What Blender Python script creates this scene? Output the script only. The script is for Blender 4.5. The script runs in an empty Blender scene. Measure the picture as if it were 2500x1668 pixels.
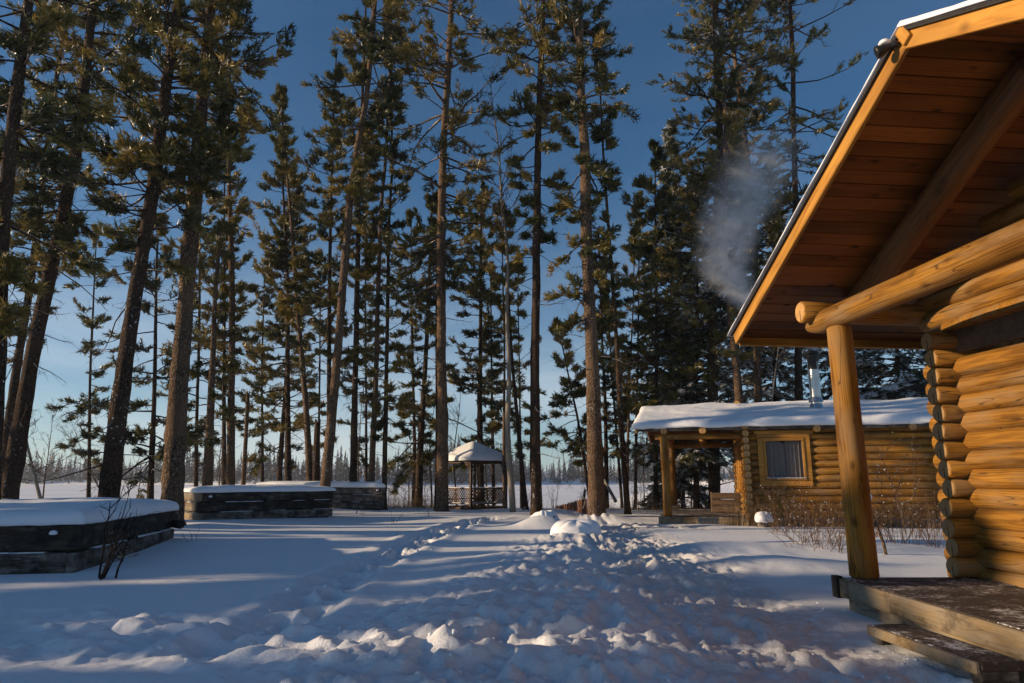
import bpy, math, random
import numpy as np
from mathutils import Vector, Matrix

# ------------------------------------------------------------------ camera, sky, sun, exposure
SC = bpy.context.scene
COL = SC.collection
CAMZ = 1.35
PITCH = math.atan((1170 - 834) / 1666.7)
cam_d = bpy.data.cameras.new('camera'); cam_d.lens = 24; cam_d.sensor_width = 36
cam_d.clip_start = 0.05; cam_d.clip_end = 5000
cam = bpy.data.objects.new('camera', cam_d); COL.objects.link(cam)
cam.location = (0, 0, CAMZ); cam.rotation_euler = (math.pi / 2 + PITCH, 0, 0)
SC.camera = cam

SUN_ELEV = math.radians(13.5)
SUN_AZ = math.radians(4.5)          # degrees behind the camera, counted from straight left
to_sun = Vector((-math.cos(SUN_AZ) * math.cos(SUN_ELEV), -math.sin(SUN_AZ) * math.cos(SUN_ELEV), math.sin(SUN_ELEV)))
W = bpy.data.worlds.new('World'); SC.world = W; W.use_nodes = True
wn = W.node_tree; wn.nodes.clear()
sky = wn.nodes.new('ShaderNodeTexSky'); sky.sky_type = 'NISHITA'; sky.sun_disc = False
sky.sun_elevation = SUN_ELEV; sky.sun_rotation = math.atan2(to_sun.x, to_sun.y)
sky.altitude = 300; sky.air_density = 1.0; sky.dust_density = 0.15; sky.ozone_density = 6.0
bg = wn.nodes.new('ShaderNodeBackground'); bg.inputs[1].default_value = 0.080
wo = wn.nodes.new('ShaderNodeOutputWorld')
# thin high cloud: a little grey-white mixed in by a stretched noise on the sky direction
tc = wn.nodes.new('ShaderNodeTexCoord'); mp = wn.nodes.new('ShaderNodeMapping'); mp.inputs['Scale'].default_value = (1.2, 1.2, 5.0)
nz = wn.nodes.new('ShaderNodeTexNoise'); nz.inputs['Scale'].default_value = 2.3; nz.inputs['Detail'].default_value = 6; nz.inputs['Distortion'].default_value = 0.6
mr = wn.nodes.new('ShaderNodeMapRange'); mr.inputs[1].default_value = 0.35; mr.inputs[2].default_value = 0.8; mr.inputs[3].default_value = 0.25
mx = wn.nodes.new('ShaderNodeMix'); mx.data_type = 'RGBA'; mx.inputs[7].default_value = (7.4, 8.0, 8.4, 1)
wn.links.new(tc.outputs['Generated'], mp.inputs[0]); wn.links.new(mp.outputs[0], nz.inputs[0]); wn.links.new(nz.outputs[0], mr.inputs[0])
sxyz = wn.nodes.new('ShaderNodeSeparateXYZ'); wn.links.new(tc.outputs['Generated'], sxyz.inputs[0])
az_ = wn.nodes.new('ShaderNodeMath'); az_.operation = 'ABSOLUTE'; wn.links.new(sxyz.outputs[2], az_.inputs[0])
thin = wn.nodes.new('ShaderNodeMapRange'); thin.interpolation_type = 'SMOOTHERSTEP'; thin.inputs[1].default_value = 0.0; thin.inputs[2].default_value = 0.48; thin.inputs[3].default_value = 0.72; thin.inputs[4].default_value = 0.03; wn.links.new(az_.outputs[0], thin.inputs[0])
cf = wn.nodes.new('ShaderNodeMath'); cf.operation = 'MULTIPLY'; wn.links.new(mr.outputs[0], cf.inputs[0]); wn.links.new(thin.outputs[0], cf.inputs[1])
wb = wn.nodes.new('ShaderNodeMix'); wb.data_type = 'RGBA'; wb.blend_type = 'MULTIPLY'; wb.inputs[0].default_value = 1.0; wb.inputs[7].default_value = (0.80, 1.05, 0.98, 1)
wn.links.new(sky.outputs[0], wb.inputs[6]); wn.links.new(cf.outputs[0], mx.inputs[0]); wn.links.new(wb.outputs[2], mx.inputs[6])
wn.links.new(mx.outputs[2], bg.inputs[0]); wn.links.new(bg.outputs[0], wo.inputs[0])

sun_d = bpy.data.lights.new('sun', 'SUN'); sun_d.energy = 5.0; sun_d.angle = math.radians(0.6); sun_d.color = (1.0, 0.74, 0.47)
sun = bpy.data.objects.new('sun', sun_d); COL.objects.link(sun)
sun.rotation_euler = (-to_sun).to_track_quat('-Z', 'Y').to_euler()
vs = SC.view_settings; vs.view_transform = 'Standard'; vs.look = 'None'; vs.gamma = 1; vs.exposure = 0.40
SC.cycles.use_denoising = True; SC.cycles.adaptive_threshold = 0.02
SC.cycles.max_bounces = 6; SC.cycles.diffuse_bounces = 3; SC.cycles.glossy_bounces = 2
SC.cycles.transmission_bounces = 3; SC.cycles.transparent_max_bounces = 6; SC.cycles.volume_bounces = 1

# ------------------------------------------------------------------ helpers
RNG = np.random.default_rng(7)
F = 1666.7
SP, CP = math.sin(PITCH), math.cos(PITCH)
def ray(u, v):
    d = (834 - v) / F
    return np.array([(u - 1250) / F, CP - SP * d, SP + CP * d])
def at(u, v, Y):                     # world point seen at photo position (u,v) at distance Y ahead
    r = ray(u, v); r = r * (Y / r[1]); r[2] += CAMZ; return r
def gxy(u, v, z=0.08):               # where the sight line meets the level z
    r = ray(u, v); r = r * ((z - CAMZ) / r[2]); return r[0], r[1]
def px(v, Y):                        # metres per photo pixel there
    return Y / (CP - SP * (834 - v) / F) / F
def sstep(a, b, x):
    t = np.clip((x - a) / (b - a), 0, 1); return t * t * (3 - 2 * t)
def vhash(ix, iy, seed):
    h = (ix.astype(np.int64) * 374761393 + iy.astype(np.int64) * 668265263 + seed * 1442695041) & 0xffffffff
    h = ((h ^ (h >> 13)) * 1274126177) & 0xffffffff
    h = h ^ (h >> 16)
    return (h & 0xffff) / 65535.0
def vnoise(x, y, seed=0):
    ix = np.floor(x); iy = np.floor(y); fx = x - ix; fy = y - iy
    fx = fx * fx * fx * (fx * (fx * 6 - 15) + 10); fy = fy * fy * fy * (fy * (fy * 6 - 15) + 10)
    a = vhash(ix, iy, seed); b = vhash(ix + 1, iy, seed); c = vhash(ix, iy + 1, seed); d = vhash(ix + 1, iy + 1, seed)
    return (a * (1 - fx) + b * fx) * (1 - fy) + (c * (1 - fx) + d * fx) * fy
def fbm(x, y, seed=0, oct=3):
    s = 0; a = 0.5
    for i in range(oct):
        s = s + a * (vnoise(x * 2 ** i, y * 2 ** i, seed + 17 * i) - 0.5); a *= 0.5
    return s

def np_mesh(name, V, faces, attr=None):
    """faces: list of (int array [n,k], material index, smooth)"""
    me = bpy.data.meshes.new(name)
    V = np.ascontiguousarray(V, dtype=np.float32)
    faces = [f for f in faces if len(f[0])]
    me.vertices.add(len(V)); me.vertices.foreach_set('co', V.ravel())
    tot = sum(f[0].size for f in faces); npoly = sum(len(f[0]) for f in faces)
    me.loops.add(tot); me.polygons.add(npoly)
    me.loops.foreach_set('vertex_index', np.concatenate([f[0].ravel() for f in faces]).astype(np.int32))
    sizes = np.concatenate([np.full(len(f[0]), f[0].shape[1]) for f in faces])
    starts = np.concatenate([[0], np.cumsum(sizes)[:-1]]).astype(np.int32)
    me.polygons.foreach_set('loop_start', starts)
    me.polygons.foreach_set('material_index', np.concatenate([np.full(len(f[0]), f[1]) for f in faces]).astype(np.int32))
    me.polygons.foreach_set('use_smooth', np.concatenate([np.full(len(f[0]), bool(f[2])) for f in faces]))
    if attr:
        for k, val in attr.items():
            at_ = me.attributes.new(k, 'FLOAT', 'POINT'); at_.data.foreach_set('value', np.ascontiguousarray(val, dtype=np.float32))
    me.update(); me.validate()
    return me
def obj(name, me, mats, parent=None, mat=None):
    o = bpy.data.objects.new(name, me); COL.objects.link(o)
    if me is not None and not me.materials:
        for m in (mats if isinstance(mats, (list, tuple)) else [mats]): me.materials.append(m)
    if parent is not None: o.parent = parent
    if mat is not None: o.matrix_local = mat
    return o
def tag(o, label=None, cat=None, group=None, kind=None):
    if label: o['label'] = label
    if cat: o['category'] = cat
    if group: o['group'] = group
    if kind: o['kind'] = kind
    return o
def thing(name, label, cat, loc=(0, 0, 0), rz=0.0, group=None):
    o = bpy.data.objects.new(name, None); COL.objects.link(o); o.empty_display_size = 0.2
    o.location = loc; o.rotation_euler = (0, 0, rz)
    return tag(o, label, cat, group)

class MB:
    def __init__(s): s.V = []; s.F = {}; s.n = 0
    def add(s, V, Fs, mi=0, sm=False):
        V = np.asarray(V, float)
        for f in Fs:
            f = np.asarray(f)
            s.F.setdefault((f.shape[1], mi, sm), []).append(f + s.n)
        s.V.append(V); s.n += len(V)
    def box(s, lo, hi, mi=0, M=None, bev=0.0):
        lo = np.array(lo, float); hi = np.array(hi, float)
        if bev <= 0:
            V = np.array([[x, y, z] for x in (lo[0], hi[0]) for y in (lo[1], hi[1]) for z in (lo[2], hi[2])])
            Fq = [[0, 1, 3, 2], [4, 6, 7, 5], [0, 4, 5, 1], [2, 3, 7, 6], [0, 2, 6, 4], [1, 5, 7, 3]]
            if M is not None: V = V @ np.array(M.to_3x3()).T + np.array(M.translation)
            s.add(V, [np.array(Fq)], mi); return
        b = min(bev, 0.45 * float(min(hi - lo)))
        V = []; idx = {}
        for cx in (0, 1):
            for cy in (0, 1):
                for cz in (0, 1):
                    for ax in range(3):
                        p = [(hi if c else lo)[i] for i, c in enumerate((cx, cy, cz))]
                        for i, c in enumerate((cx, cy, cz)):
                            if i != ax: p[i] += -b if c else b
                        idx[(cx, cy, cz, ax)] = len(V); V.append(p)
        Q = []; T = []
        for ax in range(3):
            o1, o2 = [i for i in range(3) if i != ax]
            for sd in (0, 1):
                loop = []
                for (a, c) in ((0, 0), (1, 0), (1, 1), (0, 1)):
                    k = [0, 0, 0]; k[ax] = sd; k[o1] = a; k[o2] = c
                    loop.append(idx[(*k, ax)])
                flip = (sd == 0) ^ (ax == 1)
                Q.append(loop[::-1] if flip else loop)
        for ax in range(3):
            o1, o2 = [i for i in range(3) if i != ax]
            for a in (0, 1):
                for c in (0, 1):
                    k0 = [0, 0, 0]; k0[o1] = a; k0[o2] = c; k1 = list(k0); k1[ax] = 1
                    Q.append([idx[(*k0, o1)], idx[(*k1, o1)], idx[(*k1, o2)], idx[(*k0, o2)]])
        for cx in (0, 1):
            for cy in (0, 1):
                for cz in (0, 1):
                    T.append([idx[(cx, cy, cz, 0)], idx[(cx, cy, cz, 1)], idx[(cx, cy, cz, 2)]])
        V = np.array(V)
        if M is not None: V = V @ np.array(M.to_3x3()).T + np.array(M.translation)
        s.add(V, [np.array(Q), np.array(T)], mi)
    def mesh(s, name):
        V = np.concatenate(s.V)
        me = np_mesh(name, V, [(np.concatenate(f), k[1], k[2]) for k, f in s.F.items()])
        import bmesh
        if len(V) < 4000:
            bm = bmesh.new(); bm.from_mesh(me); bmesh.ops.recalc_face_normals(bm, faces=bm.faces); bm.to_mesh(me); bm.free()
        return me
def boxobj(name, lo, hi, mats, parent, mat=None, bev=0.006):
    m = MB(); m.box(lo, hi, 0, None, bev); return obj(name, m.mesh(name), mats, parent, mat)
def beam_matrix(p0, p1, up=(0, 0, 1)):
    p0 = Vector(p0); p1 = Vector(p1); x = (p1 - p0).normalized(); u = Vector(up)
    if abs(x.dot(u)) > 0.99: u = Vector((0, 1, 0))
    y = u.cross(x).normalized(); z = x.cross(y)
    M = Matrix((x, y, z)).transposed().to_4x4(); M.translation = p0; return M
def board(name, p0, p1, w, h, mats, parent, up=(0, 0, 1), bev=0.005):
    """a bar from p0 to p1, w wide, h high, centred on the line"""
    L = (Vector(p1) - Vector(p0)).length
    return boxobj(name, (0, -w / 2, -h / 2), (L, w / 2, h / 2), mats, parent, beam_matrix(p0, p1, up), bev)
LOGN = [0]
def log(name, p0, p1, r, mats, parent, r1=None, sides=18, seg=0.35, wob=0.012, cone0=0.0, cone1=0.0, label=None):
    """round peeled log along local X; material 0 = side, 1 = sawn end"""
    LOGN[0] += 1
    rg = np.random.default_rng(1000 + LOGN[0])
    L = (Vector(p1) - Vector(p0)).length; r1 = r if r1 is None else r1
    n = max(4, int(L / seg) + 1)
    xs = np.linspace(0, L, n); bev = min(0.018, r * 0.15)
    xs = np.concatenate([[0, bev], xs[1:-1], [L - bev, L]])
    if cone0 > 0: xs = np.sort(np.concatenate([xs, [cone0 * .35, cone0 * .7, cone0]]))
    if cone1 > 0: xs = np.sort(np.concatenate([xs, [L - cone1 * .35, L - cone1 * .7, L - cone1]]))
    n = len(xs)
    rr = r + (r1 - r) * xs / L
    rr = rr * (1 + wob * 2.2 * np.interp(xs, np.linspace(0, L, max(3, n // 2)), rg.normal(0, .6, max(3, n // 2))))
    rr[0] -= bev; rr[-1] -= bev
    if cone0 > 0: rr = np.where(xs < cone0, rr * (0.3 + 0.7 * np.clip(xs / cone0, 0, 1) ** .6), rr)
    if cone1 > 0: rr = np.where(L - xs < cone1, rr * (0.3 + 0.7 * np.clip((L - xs) / cone1, 0, 1) ** .6), rr)
    th = np.linspace(0, 2 * np.pi, sides, endpoint=False)
    irr = 1 + 0.02 * np.sin(2 * th + rg.uniform(0, 6)) + 0.012 * np.sin(3 * th + rg.uniform(0, 6))
    cy = wob * np.sin(xs * rg.uniform(.5, 1.2) + rg.uniform(0, 6)); cz = wob * np.sin(xs * rg.uniform(.5, 1.2) + rg.uniform(0, 6))
    V = np.stack([np.repeat(xs[:, None], sides, 1), cy[:, None] + rr[:, None] * irr * np.cos(th), cz[:, None] + rr[:, None] * irr * np.sin(th)], -1).reshape(-1, 3)
    i = np.arange(n - 1)[:, None] * sides; j = np.arange(sides); k = (j + 1) % sides
    Q = np.stack([i + j, i + k, i + sides + k, i + sides + j], -1).reshape(-1, 4)
    me = np_mesh(name, V, [(Q, 0, True), (np.arange(sides)[::-1][None], 1, False), ((n - 1) * sides + np.arange(sides)[None], 1, False)])
    return obj(name, me, mats, parent, beam_matrix(p0, p1))

# ------------------------------------------------------------------ materials
def newmat(name):
    m = bpy.data.materials.new(name); m.use_nodes = True; nt = m.node_tree
    b = nt.nodes['Principled BSDF']; return m, nt, b
def N(nt, t, **kw):
    n = nt.nodes.new(t)
    for k, v in kw.items():
        if k.startswith('i_'):
            key = k[2:]; key = int(key) if key.isdigit() else key
            n.inputs[key].default_value = v
        else: setattr(n, k, v)
    return n
def ramp(nt, stops, interp='LINEAR'):
    r = nt.nodes.new('ShaderNodeValToRGB'); cr = r.color_ramp; cr.interpolation = interp
    while len(cr.elements) < len(stops): cr.elements.new(0.5)
    for e, (p, c) in zip(cr.elements, stops): e.position = p; e.color = (*c, 1)
    return r
def mixc(nt, fac, a, b, mode='MIX'):
    m = nt.nodes.new('ShaderNodeMix'); m.data_type = 'RGBA'; m.blend_type = mode
    for sock, val in ((m.inputs[0], fac), (m.inputs[6], a), (m.inputs[7], b)):
        if hasattr(val, 'is_linked') or hasattr(val, 'links'): nt.links.new(val, sock)
        else: sock.default_value = val if not isinstance(val, tuple) else (*val, 1)[:4]
    return m.outputs[2]
def mth(nt, op, a, b=None, c=None, clamp=False):
    m = nt.nodes.new('ShaderNodeMath'); m.operation = op; m.use_clamp = clamp
    for s, val in zip(m.inputs, (a, b, c)):
        if val is None: continue
        if hasattr(val, 'links'): nt.links.new(val, s)
        else: s.default_value = val
    return m.outputs[0]
def coords(nt, scale, rand=True, kind='Object'):
    t = nt.nodes.new('ShaderNodeTexCoord'); mp = nt.nodes.new('ShaderNodeMapping'); mp.inputs['Scale'].default_value = scale
    if rand:
        oi = nt.nodes.new('ShaderNodeObjectInfo'); vm = nt.nodes.new('ShaderNodeVectorMath'); vm.operation = 'ADD'
        cb = nt.nodes.new('ShaderNodeCombineXYZ')
        nt.links.new(mth(nt, 'MULTIPLY', oi.outputs['Random'], 37.0), cb.inputs[0])
        nt.links.new(mth(nt, 'MULTIPLY', oi.outputs['Random'], 1.7), cb.inputs[1])
        nt.links.new(t.outputs[kind], vm.inputs[0]); nt.links.new(cb.outputs[0], vm.inputs[1]); nt.links.new(vm.outputs[0], mp.inputs[0])
    else: nt.links.new(t.outputs[kind], mp.inputs[0])
    return mp.outputs[0]
def noise(nt, vec, scale, detail=4, rough=0.55, dist=0.0):
    n = nt.nodes.new('ShaderNodeTexNoise'); n.inputs['Scale'].default_value = scale; n.inputs['Detail'].default_value = detail
    n.inputs['Roughness'].default_value = rough; n.inputs['Distortion'].default_value = dist
    nt.links.new(vec, n.inputs['Vector']); return n.outputs['Fac']
def bump(nt, b, h, strength, dist):
    bp = nt.nodes.new('ShaderNodeBump'); bp.inputs['Strength'].default_value = strength; bp.inputs['Distance'].default_value = dist
    nt.links.new(h, bp.inputs['Height']); nt.links.new(bp.outputs[0], b.inputs['Normal']); return bp

def wood_mat(name, dark, mid, light, grain=1.0, crack=0.6, rough=0.55, knots=0.0, grey=None, greyamt=0.0, spec=0.3, dirt=None, dirtamt=0.0, vary=(0.34, 0.80), stain=0.65):
    m, nt, b = newmat(name)
    v = coords(nt, (0.55, 7.0, 7.0))
    n1 = noise(nt, v, 1.6 * grain, 6, 0.6, 0.4)
    v2 = coords(nt, (0.09, 1.0, 1.0))
    wv = N(nt, 'ShaderNodeTexWave', wave_type='RINGS', rings_direction='X'); wv.inputs['Scale'].default_value = 16.0; wv.inputs['Distortion'].default_value = 7.0
    wv.inputs['Detail'].default_value = 2.5; wv.inputs['Detail Scale'].default_value = 1.2; nt.links.new(v2, wv.inputs['Vector'])
    f = mth(nt, 'ADD', mth(nt, 'MULTIPLY', n1, 0.74), mth(nt, 'MULTIPLY', wv.outputs['Fac'], 0.26))
    r = ramp(nt, [(0.25, dark), (0.5, mid), (0.8, light)]); nt.links.new(f, r.inputs[0])
    col = r.outputs[0]
    # each piece its own tone
    oi = nt.nodes.new('ShaderNodeObjectInfo')
    hsv = N(nt, 'ShaderNodeHueSaturation'); nt.links.new(col, hsv.inputs['Color'])
    nt.links.new(mth(nt, 'ADD', mth(nt, 'MULTIPLY', oi.outputs['Random'], vary[0]), vary[1]), hsv.inputs['Value']); col = hsv.outputs[0]
    # broad stain
    vb = coords(nt, (0.5, 1.2, 1.2)); nb = noise(nt, vb, 1.7, 3)
    rb = ramp(nt, [(0.34, (0.42, 0.38, 0.36)), (0.60, (1, 1, 1))]); nt.links.new(nb, rb.inputs[0])
    col = mixc(nt, stain, col, rb.outputs[0], 'MULTIPLY')
    if grey is not None:
        vg = coords(nt, (0.7, 3.0, 3.0)); ng = noise(nt, vg, 2.2, 5)
        rg = ramp(nt, [(0.5 - greyamt * .4, (0, 0, 0)), (0.75 - greyamt * .4, (1, 1, 1))]); nt.links.new(ng, rg.inputs[0])
        col = mixc(nt, rg.outputs[0], col, grey)
    if dirt is not None:
        vg = coords(nt, (1.2, 1.6, 1.6)); ng = noise(nt, vg, 3.1, 6, 0.7)
        rg = ramp(nt, [(0.56 - dirtamt * .4, (0, 0, 0)), (0.78 - dirtamt * .4, (1, 1, 1))]); nt.links.new(ng, rg.inputs[0])
        col = mixc(nt, rg.outputs[0], col, dirt)
    if knots > 0:
        vk = coords(nt, (2.2, 5.0, 3.0)); vo = N(nt, 'ShaderNodeTexVoronoi'); vo.inputs['Scale'].default_value = 1.15; nt.links.new(vk, vo.inputs['Vector'])
        nd = noise(nt, vk, 6.0, 2)
        dk = mth(nt, 'ADD', vo.outputs['Distance'], mth(nt, 'MULTIPLY', nd, 0.10))
        rk = ramp(nt, [(0.10, (1, 1, 1)), (0.19, (0.35, 0.35, 0.35)), (0.26, (0, 0, 0))]); nt.links.new(dk, rk.inputs[0])
        col = mixc(nt, mth(nt, 'MULTIPLY', rk.outputs[0], knots), col, tuple(c * 0.22 for c in dark))
    if crack > 0:
        vc = coords(nt, (0.35, 5.0, 5.0)); nc = noise(nt, vc, 1.5, 2, 0.4, 0.2)
        a = mth(nt, 'ABSOLUTE', mth(nt, 'SUBTRACT', nc, 0.53))
        rc = ramp(nt, [(0.0, (1, 1, 1)), (0.009, (0, 0, 0))]); nt.links.new(a, rc.inputs[0])
        col = mixc(nt, mth(nt, 'MULTIPLY', rc.outputs[0], crack), col, (0.02, 0.01, 0.006))
    nt.links.new(col, b.inputs['Base Color']); b.inputs['Roughness'].default_value = rough
    b.inputs['Specular IOR Level'].default_value = spec
    bump(nt, b, f, 0.22, 0.005)
    return m
def endgrain_mat(name, dark, light, slit=True):
    m, nt, b = newmat(name)
    t = nt.nodes.new('ShaderNodeTexCoord'); sp = nt.nodes.new('ShaderNodeSeparateXYZ'); nt.links.new(t.outputs['Object'], sp.inputs[0])
    nz_ = noise(nt, t.outputs['Object'], 14, 3)
    rad = mth(nt, 'SQRT', mth(nt, 'ADD', mth(nt, 'POWER', sp.outputs[1], 2.0), mth(nt, 'POWER', sp.outputs[2], 2.0)))
    ring = mth(nt, 'SINE', mth(nt, 'ADD', mth(nt, 'MULTIPLY', rad, 420.0), mth(nt, 'MULTIPLY', nz_, 9.0)))
    r = ramp(nt, [(0.0, dark), (1.0, light)]); nt.links.new(mth(nt, 'ADD', mth(nt, 'MULTIPLY', ring, 0.22), mth(nt, 'MULTIPLY', nz_, 0.95)), r.inputs[0])
    col = r.outputs[0]
    # radial drying checks
    ang = mth(nt, 'ARCTAN2', sp.outputs[1], sp.outputs[2])
    cb = nt.nodes.new('ShaderNodeCombineXYZ'); nt.links.new(mth(nt, 'MULTIPLY', ang, 2.2), cb.inputs[0])
    oi = nt.nodes.new('ShaderNodeObjectInfo'); nt.links.new(mth(nt, 'MULTIPLY', oi.outputs['Random'], 50), cb.inputs[1])
    nr = noise(nt, cb.outputs[0], 3.0, 2); rc = ramp(nt, [(0.30, (1, 1, 1)), (0.36, (0, 0, 0))]); nt.links.new(nr, rc.inputs[0])
    col = mixc(nt, mth(nt, 'MULTIPLY', rc.outputs[0], 0.7), col, tuple(c * 0.35 for c in dark))
    if slit:
        ay = mth(nt, 'ABSOLUTE', sp.outputs[1])
        s1 = mth(nt, 'LESS_THAN', ay, 0.007); s2 = mth(nt, 'LESS_THAN', sp.outputs[2], 0.012)
        col = mixc(nt, mth(nt, 'MULTIPLY', s1, s2), col, (0.006, 0.004, 0.003))
    nt.links.new(col, b.inputs['Base Color']); b.inputs['Roughness'].default_value = 0.75
    bump(nt, b, ring, 0.15, 0.003)
    return m
def snow_mat(name, worn=False, coarse=1.0):
    m, nt, b = newmat(name)
    t = nt.nodes.new('ShaderNodeTexCoord'); g = nt.nodes.new('ShaderNodeNewGeometry'); pos = g.outputs['Position']
    n1 = noise(nt, pos, 55 * coarse, 3, 0.6); n2 = noise(nt, pos, 7 * coarse, 4, 0.6); n3 = noise(nt, pos, 220 * coarse, 2)
    col = (0.80, 0.825, 0.87)
    if worn:
        a = nt.nodes.new('ShaderNodeAttribute'); a.attribute_name = 'worn'
        nw = noise(nt, pos, 11, 5, 0.7); nw2 = noise(nt, pos, 2.2, 3)
        w = mth(nt, 'MULTIPLY', a.outputs['Fac'], mth(nt, 'ADD', mth(nt, 'MULTIPLY', nw, 1.5), mth(nt, 'SUBTRACT', nw2, 0.62)), clamp=True)
        c1 = mixc(nt, mth(nt, 'MULTIPLY', w, 0.8), col, (0.50, 0.47, 0.46))
        nd = noise(nt, pos, 38, 3, 0.7); rd = ramp(nt, [(0.66, (0, 0, 0)), (0.72, (1, 1, 1))]); nt.links.new(nd, rd.inputs[0])
        c1 = mixc(nt, mth(nt, 'MULTIPLY', mth(nt, 'MULTIPLY', rd.outputs[0], a.outputs['Fac']), 0.55), c1, (0.16, 0.11, 0.075))
        nt.links.new(c1, b.inputs['Base Color'])
    else: b.inputs['Base Color'].default_value = (*col, 1)
    b.inputs['Roughness'].default_value = 0.62; b.inputs['Specular IOR Level'].default_value = 0.25
    h = mth(nt, 'ADD', mth(nt, 'ADD', mth(nt, 'MULTIPLY', n1, 0.35), n2), mth(nt, 'MULTIPLY', n3, 0.14))
    if worn:
        nk = noise(nt, pos, 16, 6, 0.75, 0.3); nk2 = noise(nt, pos, 42, 3, 0.6); ch = nt.nodes.new('ShaderNodeAttribute'); ch.attribute_name = 'churn'
        nk = mth(nt, 'ADD', mth(nt, 'MULTIPLY', nk, 4.5), mth(nt, 'MULTIPLY', nk2, 1.3)); h = mth(nt, 'ADD', h, mth(nt, 'MULTIPLY', nk, ch.outputs['Fac']))
    bump(nt, b, h, 0.38, 0.025)
    return m
def bark_mat(name, dark, light, red=None, flecks=0.5, scale=1.0, birch=False):
    m, nt, b = newmat(name)
    g = nt.nodes.new('ShaderNodeNewGeometry'); mp = nt.nodes.new('ShaderNodeMapping'); nt.links.new(g.outputs['Position'], mp.inputs[0])
    if birch: mp.inputs['Scale'].default_value = (3, 3, 16)
    else: mp.inputs['Scale'].default_value = (17 * scale, 17 * scale, 7.5 * scale)
    vo = N(nt, 'ShaderNodeTexVoronoi', feature='DISTANCE_TO_EDGE'); vo.inputs['Scale'].default_value = 1.0
    nd = nt.nodes.new('ShaderNodeTexNoise'); nd.inputs['Scale'].default_value = 1.4; nd.inputs['Detail'].default_value = 4
    nt.links.new(mp.outputs[0], nd.inputs['Vector'])
    va = nt.nodes.new('ShaderNodeVectorMath'); va.operation = 'ADD'; nt.links.new(mp.outputs[0], va.inputs[0])
    vsb = nt.nodes.new('ShaderNodeVectorMath'); vsb.operation = 'SCALE'; nt.links.new(nd.outputs['Color'], vsb.inputs[0]); vsb.inputs['Scale'].default_value = 1.2
    nt.links.new(vsb.outputs[0], va.inputs[1]); nt.links.new(va.outputs[0], vo.inputs['Vector'])
    n2 = noise(nt, mp.outputs[0], 2.6, 5, 0.65)
    if birch:
        r = ramp(nt, [(0.30, dark), (0.42, light), (1.0, light)]); nt.links.new(n2, r.inputs[0])
        h = n2
    else:
        h = mth(nt, 'ADD', mth(nt, 'MULTIPLY', mth(nt, 'MINIMUM', vo.outputs['Distance'], 0.28), 2.2), mth(nt, 'MULTIPLY', n2, 0.5))
        r = ramp(nt, [(0.22, dark), (0.62, light), (0.9, tuple(min(1, c * 1.35) for c in light))]); nt.links.new(h, r.inputs[0])
    col = r.outputs[0]
    if red is not None:
        n4 = noise(nt, g.outputs['Position'], 0.9, 3); r4 = ramp(nt, [(0.42, (0, 0, 0)), (0.62, (1, 1, 1))]); nt.links.new(n4, r4.inputs[0])
        col = mixc(nt, mth(nt, 'MULTIPLY', r4.outputs[0], 0.6), col, red, 'MIX')
    if flecks > 0:     # blown snow caught in the bark
        n3 = noise(nt, g.outputs['Position'], 13, 3, 0.7); rr_ = ramp(nt, [(0.665 - 0.05 * flecks, (0, 0, 0)), (0.70 - 0.05 * flecks, (1, 1, 1))]); nt.links.new(n3, rr_.inputs[0])
        n5 = noise(nt, g.outputs['Position'], 0.7, 2); r5 = ramp(nt, [(0.45, (0, 0, 0)), (0.6, (1, 1, 1))]); nt.links.new(n5, r5.inputs[0])
        col = mixc(nt, mth(nt, 'MULTIPLY', rr_.outputs[0], r5.outputs[0]), col, (0.72, 0.75, 0.8))
    # snow lying on the upper side of limbs
    sp = nt.nodes.new('ShaderNodeSeparateXYZ'); nt.links.new(g.outputs['Normal'], sp.inputs[0])
    ns = noise(nt, g.outputs['Position'], 3.1, 2)
    sf = mth(nt, 'ADD', sp.outputs[2], mth(nt, 'MULTIPLY', mth(nt, 'SUBTRACT', ns, 0.5), 1.6)); rs = ramp(nt, [(0.80, (0, 0, 0)), (0.90, (1, 1, 1))]); nt.links.new(sf, rs.inputs[0])
    col = mixc(nt, rs.outputs[0], col, (0.75, 0.78, 0.83))
    nt.links.new(col, b.inputs['Base Color']); b.inputs['Roughness'].default_value = 0.9; b.inputs['Specular IOR Level'].default_value = 0.1
    bump(nt, b, h, 0.9, 0.03)
    return m
def needle_mat(name, stops):
    m = bpy.data.materials.new(name); m.use_nodes = True; nt = m.node_tree; nt.nodes.clear()
    a = nt.nodes.new('ShaderNodeAttribute'); a.attribute_name = 'tint'
    r = ramp(nt, stops); nt.links.new(a.outputs['Fac'], r.inputs[0])
    d = nt.nodes.new('ShaderNodeBsdfPrincipled'); d.inputs['Roughness'].default_value = .42; d.inputs['Specular IOR Level'].default_value = .5; tl = nt.nodes.new('ShaderNodeBsdfTranslucent'); mxs = nt.nodes.new('ShaderNodeMixShader'); mxs.inputs[0].default_value = 0.25
    o = nt.nodes.new('ShaderNodeOutputMaterial')
    nt.links.new(r.outputs[0], d.inputs[0]); nt.links.new(r.outputs[0], tl.inputs[0]); nt.links.new(d.outputs[0], mxs.inputs[1]); nt.links.new(tl.outputs[0], mxs.inputs[2]); nt.links.new(mxs.outputs[0], o.inputs[0])
    return m
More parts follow.
